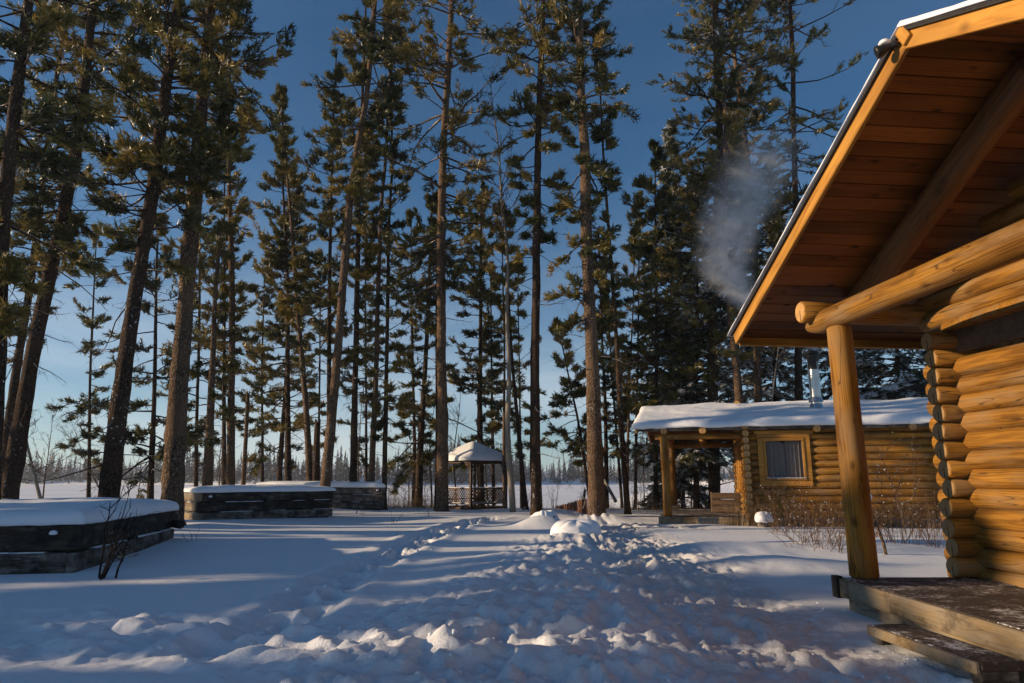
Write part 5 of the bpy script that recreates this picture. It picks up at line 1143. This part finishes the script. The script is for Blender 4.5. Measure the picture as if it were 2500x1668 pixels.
# leafless broad-leaved trees
def bare_tree(label, Y, path, w, vtop, spread, seed, bark, dens=1.0, name='birch_tree', cat='birch', vb=None):
    rg = np.random.default_rng(900 + seed)
    P = np.array([at(u, v, Y) for u, v in path]); P = P[np.argsort(P[:, 2])]; zt = at(1250, vtop, Y)[2]
    d = (P[1] - P[0]) / (P[1] - P[0])[2]; zg = gz(P[0, 0], Y) - .1
    if P[0, 2] > zg: P = np.vstack([P[0] + d * (zg - P[0, 2]), P])
    d = (P[-1] - P[-2]) / (P[-1] - P[-2])[2]
    if P[-1, 2] < zt: P = np.vstack([P, P[-1] + d * (zt - P[-1, 2])])
    zs = np.linspace(P[0, 2], zt, max(10, int((zt - P[0, 2]) / .3))); T = np.stack([np.interp(zs, P[:, 2], P[:, 0]) + .04 * np.sin(zs * 1.3 + seed), np.full(len(zs), Y), zs], -1)
    r0 = w / 2 * px(1200, Y); R = r0 * (1 - .88 * np.linspace(0, 1, len(zs)) ** .9)
    org = T[0] + [0, 0, .1]; t = thing(name, label, cat, tuple(org))
    V_, Q_ = trunk_mesh(T, R, 10, rg, .03); obj('trunk', np_mesh('trunk', V_ - org, [(Q_, 0, True)]), bark, t)
    H = zt - zs[0]; z0 = zs[0] + .3 * H if vb is None else at(1250, vb, Y)[2]
    B = int(26 * dens); q = np.sort(rg.random(B)); st, rs = interp_path(T, R, z0 + (zt - z0) * q); az = rg.uniform(0, 6.28, B)
    L = spread * px(900, Y) * (1.05 - .75 * q) * rg.uniform(.5, 1.1, B)
    BP = branch_paths(st, az, L, .55 + .5 * q + rg.normal(0, .15, B), np.full(B, .1), rg.uniform(0, .3, B), 7, rg, .12)
    rb = np.minimum(rs * .6, .006 + .012 * L); parts = [tube_arrays(BP, rb[:, None] * np.linspace(1, .25, 7), 4)]
    prev, pl, pr = BP, L, rb
    for lev, (S, fl) in enumerate(((7, .42), (5, .45))):
        Bn = len(prev); n = prev.shape[1]; bi = np.repeat(np.arange(Bn), S); ts = .25 + .75 * rg.random(Bn * S); fi = np.clip(ts * (n - 1), 0, n - 1.01); i0 = fi.astype(int); fr = (fi - i0)[:, None]
        s_ = prev[bi, i0] * (1 - fr) + prev[bi, i0 + 1] * fr; td = nrm(prev[bi, i0 + 1] - prev[bi, i0]); dd = nrm(td + rg.normal(0, .55, td.shape) + [0, 0, .25])
        l2 = pl[bi] * fl * (1.2 - .6 * ts) * rg.uniform(.6, 1.2, Bn * S); m = 4; tt = np.linspace(0, 1, m)
        SP_ = s_[:, None, :] + dd[:, None, :] * (l2[:, None] * tt)[..., None]; SP_[:, 1:-1] += rg.normal(0, .03, (Bn * S, m - 2, 3)) * l2[:, None, None]
        r2 = np.maximum(pr[bi] * .45, .0032); parts.append(tube_arrays(SP_, r2[:, None] * np.linspace(1, .5, m), 3)); prev, pl, pr = SP_, l2, r2
    n0 = 0; LV = []; LQ = []
    for v_, q_ in parts: LV.append(v_); LQ.append(q_ + n0); n0 += len(v_)
    obj('limb', np_mesh('limb', np.concatenate(LV) - org, [(np.concatenate(LQ), 0, True)]), M_TWIG, t)['kind'] = 'stuff'
    return t
bare_tree('pale-barked birch with a leafless silvery top, right of the gazebo', 26.5, [(1249, 1247), (1240, 1014), (1241, 850), (1239, 724), (1235, 580), (1224, 456), (1208, 290)], 16, 190, 105, 1, M_BARKB, 1.9, vb=620)
bare_tree('leaning white-barked birch stub by the lake at far left, between two leaning pines', 24, [(95, 1205), (82, 1140), (68, 1080), (55, 1010)], 10, 960, 80, 2, M_BARKB, .8)
bare_tree('thin upright leafless sapling against the lake at far left', 25, [(108, 1205), (118, 1120), (125, 1030)], 4, 985, 45, 3, M_TWIG, 1.0, 'bare_sapling', 'sapling')
bare_tree('leafless sapling leaning left before the dark leaning pine', 24, [(232, 1170), (205, 1120), (190, 1080)], 4, 1020, 75, 4, M_TWIG, .9, 'bare_sapling', 'sapling')
for k, (u, lab) in enumerate(((538, 'pale thin sapling stem behind the left end of the middle planter'), (876, 'leafless sapling beside the dark straight pine behind the farthest planter'), (998, 'small pale sapling by the shore, between the farthest planter and the shaggy pine'), (1052, 'leafless sapling just left of the tall reddish pine'), (1112, 'leafless sapling rising behind the left gazebo railing'), (1190, 'pale sapling seen between the gazebo posts'), (1575, 'leafless sapling in the brush just left of the far porch'), (1690, 'thin leafless sapling seen through the far porch'), (1878, 'pale slender aspen stem behind the cabin roof, left of the chimney'), (1835, 'leafless aspen right beside the orange pine trunk'))):
    Yd = 31 + (k % 3) * 1.7 if k < 8 else 25; vt_ = [1040, 900, 1080, 930, 920, 1080, 960, 1040, 800, 790][k]
    bare_tree(lab, Yd, [(u, 1215), (u - 3, 1120), (u + 4, 1040)], [6, 4, 5, 5, 5, 7, 3, 4, 9, 9][k], vt_, [40, 70, 40, 45, 45, 30, 60, 40, 60, 70][k], 10 + k, M_BARKB if k in (0, 2, 5, 8) else M_TWIG, .8, 'bare_sapling', 'sapling')
# fallen pale trunk leaning by the torn tree
t = thing('leaning_log', 'pale snow-topped trunk leaning against the split dead tree', 'log', tuple(at(1500, 1225, 29.6))); a_, b_ = at(1503, 1226, 29.4), at(1474, 1172, 29.9); 
log('trunk', tuple(a_ - at(1500, 1225, 29.6)), tuple(b_ - at(1500, 1225, 29.6)), .075, [M_BARKB, M_END], t, .06)
t = thing('mooring_post', 'tilted grey pole sticking up behind the board fence', 'pole', tuple(at(1427, 1225, 30.5))); a_, b_ = at(1423, 1240, 30.5), at(1429, 1195, 30.5); log('pole_shaft', tuple(a_ - at(1427, 1225, 30.5)), tuple(b_ - at(1427, 1225, 30.5)), .055, [M_GREYWOOD, M_ENDN], t, .05)

# ------------------------------------------------------------------ shrubs, sapling, grass
def shrub(label, x, y, h, spread, n, seed, mat, name='bare_shrub', cat='shrub', sub=5, r=.005, snow=0, lev2=3, dirx=0.0):
    rg = np.random.default_rng(3000 + seed); z0 = gz(x, y) - .05; t = thing(name, label, cat, (x, y, z0 + .05))
    st = np.stack([rg.normal(0, spread * .16, n), rg.normal(0, spread * .16, n), np.full(n, -.05)], -1); az = rg.uniform(0, 6.28, n); L = h * rg.uniform(.5, 1.1, n)
    el = rg.uniform(.7, 1.45, n); tt = np.linspace(0, 1, 7); d = np.stack([np.cos(az) * np.cos(el) * spread / h + dirx, np.sin(az) * np.cos(el) * spread / h, np.sin(el)], -1)
    P = st[:, None, :] + d[:, None, :] * (L[:, None] * tt)[..., None]; P = P + np.cumsum(rg.normal(0, .022 * h, P.shape), 1) * tt[None, :, None]
    rb = r * rg.uniform(.7, 1.4, n); parts = [tube_arrays(P, rb[:, None] * np.linspace(1, .4, 7), 4)]; prev, pl, pr = P, L, rb; tips = [P[:, -1]]
    for S, fl in ((sub, .42), (lev2, .45)):
        if S == 0: continue
        Bn = len(prev); n_ = prev.shape[1]; bi = np.repeat(np.arange(Bn), S); fi = np.clip((.2 + .8 * rg.random(Bn * S)) * (n_ - 1), 0, n_ - 1.01); i0 = fi.astype(int); fr = (fi - i0)[:, None]
        s_ = prev[bi, i0] * (1 - fr) + prev[bi, i0 + 1] * fr; dd = nrm(nrm(prev[bi, i0 + 1] - prev[bi, i0]) + rg.normal(0, .55, s_.shape) + [0, 0, .15]); l2 = pl[bi] * fl * rg.uniform(.4, 1.1, Bn * S)
        SP_ = s_[:, None, :] + dd[:, None, :] * (l2[:, None] * np.linspace(0, 1, 4))[..., None]; SP_[:, 1:] += rg.normal(0, .03, (Bn * S, 3, 3)) * l2[:, None, None]
        r2 = np.maximum(pr[bi] * .5, .0016); parts.append(tube_arrays(SP_, r2[:, None] * np.linspace(1, .5, 4), 3)); prev, pl, pr = SP_, l2, r2; tips.append(SP_[:, -1]); tips.append(SP_[:, 2])
    n0 = 0; LV = []; LQ = []
    for v_, q_ in parts: LV.append(v_); LQ.append(q_ + n0); n0 += len(v_)
    obj('twigs' if False else 'twig', np_mesh('twig', np.concatenate(LV), [(np.concatenate(LQ), 0, True)]), mat, t)['kind'] = 'stuff'
    if snow:
        tp = np.concatenate(tips); tp = tp[rg.choice(len(tp), min(snow, len(tp)), replace=False)]; m_ = MB()
        for p in tp: m_.add(ico * rg.uniform(.004, .011) * (1 + rg.normal(0, .15, (12, 1))) + p + [0, 0, .004], [icf], 0, True)
        o = obj('twig_snow', m_.mesh('twig_snow'), M_SNOW, t); o['kind'] = 'stuff'
    return t
for k, (u, v, h, sp, n, lab) in enumerate((
    (1910, 1300, 1.05, .9, 26, 'reddish bare shrub in front of the cabin window corner, nearest the snow-capped block'),
    (1985, 1335, .95, .9, 26, 'reddish bare shrub with snow beads, left of the near porch post'),
    (2050, 1345, .85, .9, 24, 'reddish bare shrub half hidden by the near porch post'),
    (2200, 1330, 1.15, 1.0, 30, 'dense reddish shrub right of the near porch post, middle of the gap'),
    (2275, 1335, 1.0, .8, 26, 'reddish shrub pressed against the near cabin corner logs'),
    (2130, 1310, .95, .8, 26, 'reddish shrub just behind the near porch post on its right side'),
    (1950, 1290, 1.0, .8, 24, 'brown shrub against the log wall below the cabin window'))):
    x, y = gxy(u, v, .12); shrub(lab, x, y, h * 1.15, sp * 1.1, n - 2, k, M_REDTWIG, snow=34)
x, y = gxy(2225, 1305, .12); shrub('tall slim leafless sapling before the log wall, seen in the near porch gap', x, y, 2.3, .55, 2, 31, M_TWIG, 'bare_sapling', 'sapling', 12, .012, 30)
x, y = gxy(1965, 1345, .1); shrub('low drooping red twigs lying over the snow left of the porch post', x, y, .55, 1.1, 12, 32, M_REDTWIG, snow=20, dirx=-.4)
x, y = gxy(247, 1412, .05); shrub('dark bare sapling with forked stems in front of the nearest planter box', x, y, 1.25, .42, 6, 33, M_DARKTWIG, 'bare_sapling', 'sapling', 5, .013, 0, 3, .15)
for k, (u, v, h) in enumerate(((345, 1330, .35), (470, 1322, .3), (545, 1268, .45), (600, 1275, .4), (885, 1262, .5), (870, 1258, .35), (960, 1280, .4), (1050, 1262, .3))):
    x, y = gxy(u, v, .1); shrub(['dark twig poking from the snow beside the end of the nearest planter', 'dark seed-head twig in open snow right of the nearest planter', 'twiggy weed before the dark face of the middle planter', 'branched weed before the centre of the middle planter', 'dark forked twig before the farthest planter, its right part', 'dark forked twig before the farthest planter, left of a similar one', 'single thin stalk in the open snow before the gazebo side', 'thin stalk in the snow near the foot of the tall reddish pine'][k], x, y, h, .25, 3, 40 + k, M_DARKTWIG, 'dry_weed', 'weed', 4, .005, 0, 2)
# snow-topped crooked stick beside the near post
x, y = gxy(2150, 1345, .15); t = thing('crooked_stick', 'crooked stick hooked at the top and plastered with snow, right of the near porch post', 'stick', (x, y, gz(x, y)))
hp = np.array([[[.10, 0, -.1], [.06, 0, .2], [.0, .02, .42], [-.05, 0, .55], [-.16, 0, .50], [-.17, 0, .62], [-.10, 0, .80], [-.08, 0, .95], [-.12, 0, 1.02], [-.20, 0, .98]]])
v_, q_ = tube_arrays(hp, np.linspace(.028, .016, 10)[None], 8); obj('stem', np_mesh('stem', v_, [(q_, 0, True)]), M_TWIG, t)
v_, q_ = tube_arrays(hp[:, 4:] + [0, 0, .016], np.array([[.012, .024, .032, .034, .034, .012]]), 8); obj('snow_cap', np_mesh('snow_cap', v_, [(q_, 0, True)]), M_SNOW, t)
# dry grass and brush along the shore and at the cabin wall
def grass(name, label, spots, seed, hmin, hmax, n):
    rg = np.random.default_rng(seed); P = []; ti = []
    for (x0, y0, sx, sy, k) in spots:
        for _ in range(int(n * k)):
            x = x0 + rg.normal(0, sx); y = y0 + rg.normal(0, sy); z = gz(x, y) - .03; h = rg.uniform(hmin, hmax); a = rg.uniform(0, 6.28); l = rg.uniform(.1, .55) * h; w_ = rg.uniform(.003, .008)
            b_ = np.array([x, y, z]); tip = b_ + [math.cos(a) * l, math.sin(a) * l, h]; mid = b_ + [math.cos(a) * l * .35, math.sin(a) * l * .35, h * .6]; s_ = np.array([-math.sin(a), math.cos(a), 0]) * w_
            P += [b_ + s_, b_ - s_, mid, mid + s_ * .8, mid - s_ * .8, tip]; tv = rg.random(); ti += [tv] * 6
    o = obj(name, np_mesh(name, np.array(P), [(np.arange(len(P)).reshape(-1, 3), 0, False)], {'tint': np.array(ti)}), M_GRASS); return tag(o, label, 'grass', kind='stuff')
sp = []
for u in range(940, 1080, 14): x, y = gxy(u, 1243, .1); sp.append((x, y + .6, .25, .7, 1.0))
for u in range(1090, 1260, 22): x, y = gxy(u, 1246, .1); sp.append((x, y + 1, .3, .5, .35))
for u in range(1560, 1720, 16): p = at(u, 1225, 27); sp.append((p[0], p[1] + 1.5, .5, 1.4, .8))
for u in (1500, 1520, 1550, 1330, 1275): p = at(u, 1235, 29); sp.append((p[0], p[1], .4, .8, .5))
grass('shore_grass', 'tan dead grass along the lake shore', sp, 71, .15, .6, 110)
sp = [(C0[0] + a * .978, C0[1] - a * .208 - .55, .25, .18, k) for a, k in ((-.4, .8), (0, 1.2), (.4, .8), (.9, .7), (1.5, 1.4), (2.0, 1.6), (2.5, 1.4), (3.2, 1.6), (3.9, 1.4), (4.6, 1.2), (5.2, 1.0))]
grass('wall_grass', 'rust-brown dead grass and stalks along the cabin wall', sp, 72, .2, .85, 170)
# brush on the snowy bank behind the far porch
rg = np.random.default_rng(5)
for k, (u, lab) in enumerate(((1572, 'leafless brush left of the far porch front post'), (1600, 'leafless brush showing just past the far porch front post'), (1672, 'leafless brush on the bank, framed by the far porch posts'), (1700, 'leafless brush on the bank, seen left of the slatted bench'), (1722, 'leafless brush touching the slatted bench in view'), (1548, 'leafless brush at the foot of the thin reddish pine by the cabin eave'))):
    p = at(u, 1225, 25.5 + rg.uniform(0, 5))
    shrub(lab, p[0], p[1], rg.uniform(1.0, 1.8), .6, 9, 60 + k, M_TWIG, 'bare_brush', 'brush', 5, .006, 0, 3)
for k in range(9):
    u = [955, 975, 1000, 1040, 1058, 1105, 1285, 1350, 1420][k]; p = at(u, 1225, 30 + (k % 3))
    shrub('leafless shore bush ' + ['right of the farthest planter end', 'between the planter end and a pale sapling', 'beside the small pale shore sapling', 'at the foot of the shaggy shore pine', 'left of the tall reddish pine foot', 'behind the left gazebo railing', 'at the foot of the stem leaning left beside the birch', 'right of the tall dark straight pine', 'at the lower end of the board fence'][k], p[0], p[1], 1.3, .7, 7, 80 + k, M_TWIG, 'shore_bush', 'bush', 5, .007, 0, 3)
# ------------------------------------------------------------------ far wood across the lake, and an unseen wood at left, shaped to shade the clearing
def simple_conifers(spots, rg, rings=4, sides=6):
    V = []; Tt = []; nb = 0
    for (x, y, z, h, r, tn) in spots:
        for k in range(rings * 9):
            q = (k + rg.random()) / (rings * 9); a = rg.uniform(0, 6.28); L = r * (1 - q) ** .9 * rg.uniform(.6, 1.15) + .1
            zc = z + h * (.04 + .94 * q); p = np.array([x, y, zc]); d = np.array([math.cos(a), math.sin(a), 0])
            s_ = np.array([-d[1], d[0], 0]) * L * .42
            V += [p + [0, 0, h * .05], p + d * L * .8 + s_ - [0, 0, h * .045], p + d * L * .8 - s_ - [0, 0, h * .045]]
            tv = 1.0 if rg.random() < .07 else np.clip(tn + rg.normal(0, .1), 0, .8); Tt += [tv] * 3
        s_ = h * .02; V += [[x - s_, y, z - .3], [x + s_, y, z - .3], [x, y, z + h]]; Tt += [.2] * 3
    return np.array(V), np.array(Tt)
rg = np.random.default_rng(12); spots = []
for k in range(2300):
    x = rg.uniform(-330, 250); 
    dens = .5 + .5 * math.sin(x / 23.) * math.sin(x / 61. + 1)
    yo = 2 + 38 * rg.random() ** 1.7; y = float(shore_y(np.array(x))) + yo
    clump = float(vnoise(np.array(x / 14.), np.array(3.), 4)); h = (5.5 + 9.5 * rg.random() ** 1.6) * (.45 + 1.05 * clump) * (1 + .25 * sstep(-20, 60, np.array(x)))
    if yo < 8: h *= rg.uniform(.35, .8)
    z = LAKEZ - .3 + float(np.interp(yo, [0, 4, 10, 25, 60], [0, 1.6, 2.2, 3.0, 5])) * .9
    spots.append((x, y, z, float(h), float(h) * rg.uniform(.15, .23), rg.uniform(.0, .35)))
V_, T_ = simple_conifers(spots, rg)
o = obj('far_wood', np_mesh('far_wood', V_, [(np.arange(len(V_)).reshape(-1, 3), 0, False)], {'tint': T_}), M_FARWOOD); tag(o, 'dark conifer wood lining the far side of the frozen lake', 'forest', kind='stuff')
# grey leafless stems mixed into the far wood, right of the fence
P = []; 
for k in range(420):
    x = rg.uniform(-120, 170); y = float(shore_y(np.array(x))) + rg.uniform(1, 30); h = rg.uniform(5, 10); z = LAKEZ + .6
    P.append(np.stack([np.full(4, x) + np.cumsum(rg.normal(0, .15, 4)), np.full(4, y), z + h * np.linspace(0, 1, 4)], -1))
    for j in range(5):
        q = rg.uniform(.3, .9); b_ = np.array([x, y, z + h * q]); dd = np.array([rg.normal(0, .6), 0, 1.0]); P.append(b_ + dd * (h * .22) * np.linspace(0, 1, 4)[:, None])
Vt, Qt = tube_arrays(np.array(P), np.linspace(.11, .04, 4)[None], 3)
tag(obj('far_thicket', np_mesh('far_thicket', Vt, [(Qt, 0, False)]), M_TWIG), 'grey leafless thicket along the far shore', 'thicket', kind='stuff')
rgs = np.random.default_rng(21)
SHADE = [('spruce', -27 - 2.5 * rgs.random(), y - .1 + rgs.normal(0, .15), h, .2, r) for y, h, r in (
    (-3.5, 8.0, 1.6), (-1.9, 8.2, 1.5), (-.6, 7.6, 1.4), (.5, 5.6, 1.0), (1.4, 7.2, .8), (2.2, 5.0, .8), (3.0, 8.4, .75), (3.8, 8.2, .8), (4.6, 8.7, .9), (5.4, 7.0, .8), (6.1, 8.7, 1.0), (7.1, 8.5, 1.3), (8.2, 8.0, 1.3), (9.2, 6.4, 1.1), (10.0, 8.0, 1.2), (11.0, 5.0, 1.0), (12.1, 7.6, 1.2), (13.3, 5.4, 1.0), (14.6, 7.4, 1.2), (16.2, 5.6, 1.1), (17.8, 6.8, 1.2), (20.0, 5.6, 1.2))]
SHADE += [('pine', -38, -5.5, 21, 6, 2.6), ('pine', -56, -6.5, 24, 6, 3.0), ('pine', -46, 24, 20, 8, 2.4)]
def shade_wood(spots):
    rg = np.random.default_rng(77); LVs = []; LQs = []; NVs = []; NTs = []; n0 = 0
    for (kd, x, y, h, zb, r) in spots:
        zs = np.arange(-.2, h, .8); z0 = float(G(np.array(x), np.array(y), False)); lean = rg.normal(0, .02)
        T = np.stack([x + lean * zs, np.full(len(zs), y), z0 + zs], -1); R = (.2 if kd == 'pine' else .07) * (1 - .8 * zs / h); R[-1] = .02
        v_, q_ = trunk_mesh(T, R, 7, rg); LVs.append(v_); LQs.append(q_ + n0); n0 += len(v_)
        LV, LQ, NV, NT = crown_geom(kd, T, R, z0 + zb, z0 + zs[-1], r, r,   .5 if kd == 'pine' else .5, rg, .40, TPL_FAR, .03, True, .1, .55, 6 if kd == 'pine' else 0)
        LVs.append(LV); LQs.append(LQ + n0); n0 += len(LV); NVs.append(NV); NTs.append(NT)
    LV = np.concatenate(LVs); NV = np.concatenate(NVs)
    me = np_mesh('side_shade_wood', np.concatenate([LV, NV]), [(np.concatenate(LQs), 0, True), (np.arange(len(NV)).reshape(-1, 3) + len(LV), 1, False)], {'tint': np.concatenate([np.zeros(len(LV)), np.concatenate(NTs)])})
    return tag(obj('side_shade_wood', me, [M_BARK, M_PINE]), 'unseen conifers added beyond the left side to shade the clearing', 'forest', kind='stuff')
shade_wood(SHADE)
# ------------------------------------------------------------------ smoke from the chimney
ct = far.matrix_basis @ Vector((CH[0], CH[1], cz0 + 1.98))
sm_lo, sm_hi = np.array([-3.7, -.9, -.05]), np.array([1.0, 1.1, 7.2])
m = MB(); m.box(sm_lo, sm_hi)
sm = bpy.data.materials.new('smoke'); sm.use_nodes = True; nt = sm.node_tree; nt.nodes.clear()
o_ = nt.nodes.new('ShaderNodeOutputMaterial'); pv = nt.nodes.new('ShaderNodeVolumePrincipled'); pv.inputs['Color'].default_value = (.93, .95, .99, 1); pv.inputs['Anisotropy'].default_value = .2
tc_ = nt.nodes.new('ShaderNodeTexCoord'); sp_ = nt.nodes.new('ShaderNodeSeparateXYZ'); nt.links.new(tc_.outputs['Object'], sp_.inputs[0])
X_, Yv, Z_ = sp_.outputs
hn = mth(nt, 'DIVIDE', Z_, 7.2, clamp=True)
fc = nt.nodes.new('ShaderNodeFloatCurve'); cu_ = fc.mapping.curves[0]; pts = [(0, .5 + 0), (.05, .5 - .03), (.16, .5 - .14), (.30, .5 - .235), (.42, .5 - .245), (.60, .5 - .21), (.80, .5 - .13), (1, .5 - .06)]
cu_.points[0].location = pts[0]; cu_.points[1].location = pts[-1]
for p in pts[1:-1]: cu_.points.new(*p)
fc.mapping.update(); nt.links.new(hn, fc.inputs['Value'])
cx_ = mth(nt, 'MULTIPLY', mth(nt, 'SUBTRACT', fc.outputs[0], .5), 10.0)
nw = nt.nodes.new('ShaderNodeTexNoise'); nw.inputs['Scale'].default_value = 1.1; nw.inputs['Detail'].default_value = 3; nt.links.new(tc_.outputs['Object'], nw.inputs['Vector'])
sw = nt.nodes.new('ShaderNodeSeparateXYZ'); nt.links.new(nw.outputs['Color'], sw.inputs[0])
wamp = mth(nt, 'ADD', mth(nt, 'MULTIPLY', hn, 1.9), .10)
dx_ = mth(nt, 'ADD', mth(nt, 'SUBTRACT', X_, cx_), mth(nt, 'MULTIPLY', mth(nt, 'SUBTRACT', sw.outputs[0], .5), wamp))
dy_ = mth(nt, 'ADD', Yv, mth(nt, 'MULTIPLY', mth(nt, 'SUBTRACT', sw.outputs[1], .5), wamp))
rad = mth(nt, 'SQRT', mth(nt, 'ADD', mth(nt, 'POWER', dx_, 2.0), mth(nt, 'POWER', dy_, 2.0)))
wid = mth(nt, 'ADD', mth(nt, 'MULTIPLY', mth(nt, 'POWER', hn, .7), 1.45), .13)
fall = mth(nt, 'SUBTRACT', 1.0, mth(nt, 'DIVIDE', rad, mth(nt, 'MULTIPLY', wid, 1.25)), clamp=True)
n2_ = noise(nt, tc_.outputs['Object'], 2.0, 5, .6, .8)
nf = nt.nodes.new('ShaderNodeMapRange'); nf.inputs[1].default_value = .41; nf.inputs[2].default_value = .66; nt.links.new(n2_, nf.inputs[0])
fade = mth(nt, 'MULTIPLY', mth(nt, 'SUBTRACT', 1.0, mth(nt, 'POWER', hn, 2.4), clamp=True), mth(nt, 'DIVIDE', .95, mth(nt, 'ADD', wid, .25)))
den = mth(nt, 'MULTIPLY', mth(nt, 'MULTIPLY', mth(nt, 'POWER', fall, 1.9), mth(nt, 'ADD', nf.outputs[0], .07)), mth(nt, 'MULTIPLY', fade, 7.0))
nt.links.new(den, pv.inputs['Density']); nt.links.new(pv.outputs[0], o_.inputs['Volume'])
so = obj('chimney_smoke', m.mesh('chimney_smoke'), sm); so.location = ct + Vector((.1, 0, 0)); tag(so, 'pale wood smoke drifting from the steel chimney', 'smoke', kind='stuff')
SC.cycles.volume_step_rate = 1.0

# needles, twigs and bark flakes fallen on the snow
rg = np.random.default_rng(404); P = []
for k in range(1500):
    x = rg.uniform(-11, 8); y = 4.2 + 20 * rg.random() ** 1.3; z = gz(x, y) + .004; a = rg.uniform(0, 6.28); L = .008 + .05 * rg.random() ** 4; w_ = .0018 + .004 * rg.random() ** 3
    d_ = np.array([math.cos(a), math.sin(a), rg.normal(0, .15)]) * L; s_ = np.array([-math.sin(a), math.cos(a), 0]) * w_; c_ = np.array([x, y, z])
    P += [c_ - d_ - s_, c_ + d_ + s_ * .4 + [0, 0, .004], c_ - d_ * .6 + s_]
tag(obj('needle_litter', np_mesh('needle_litter', np.array(P), [(np.arange(len(P)).reshape(-1, 3), 0, False)]), M_DARKTWIG), 'fallen needles and bark flecks scattered on the snow', 'litter', kind='stuff')

# ------------------------------------------------------------------ cold haze over the lake
hz = MB(); hz.box((-1100, -150, -3.0), (1100, 1100, 46.0))
hm = bpy.data.materials.new('haze'); hm.use_nodes = True; nt = hm.node_tree; nt.nodes.clear()
o_ = nt.nodes.new('ShaderNodeOutputMaterial'); pv = nt.nodes.new('ShaderNodeVolumePrincipled'); pv.inputs['Color'].default_value = (.86, .91, .97, 1); pv.inputs['Density'].default_value = .0003; pv.inputs['Anisotropy'].default_value = .3
nt.links.new(pv.outputs[0], o_.inputs['Volume'])
tag(obj('haze', hz.mesh('haze'), hm), 'faint cold haze in the air over the lake', 'haze', kind='stuff')
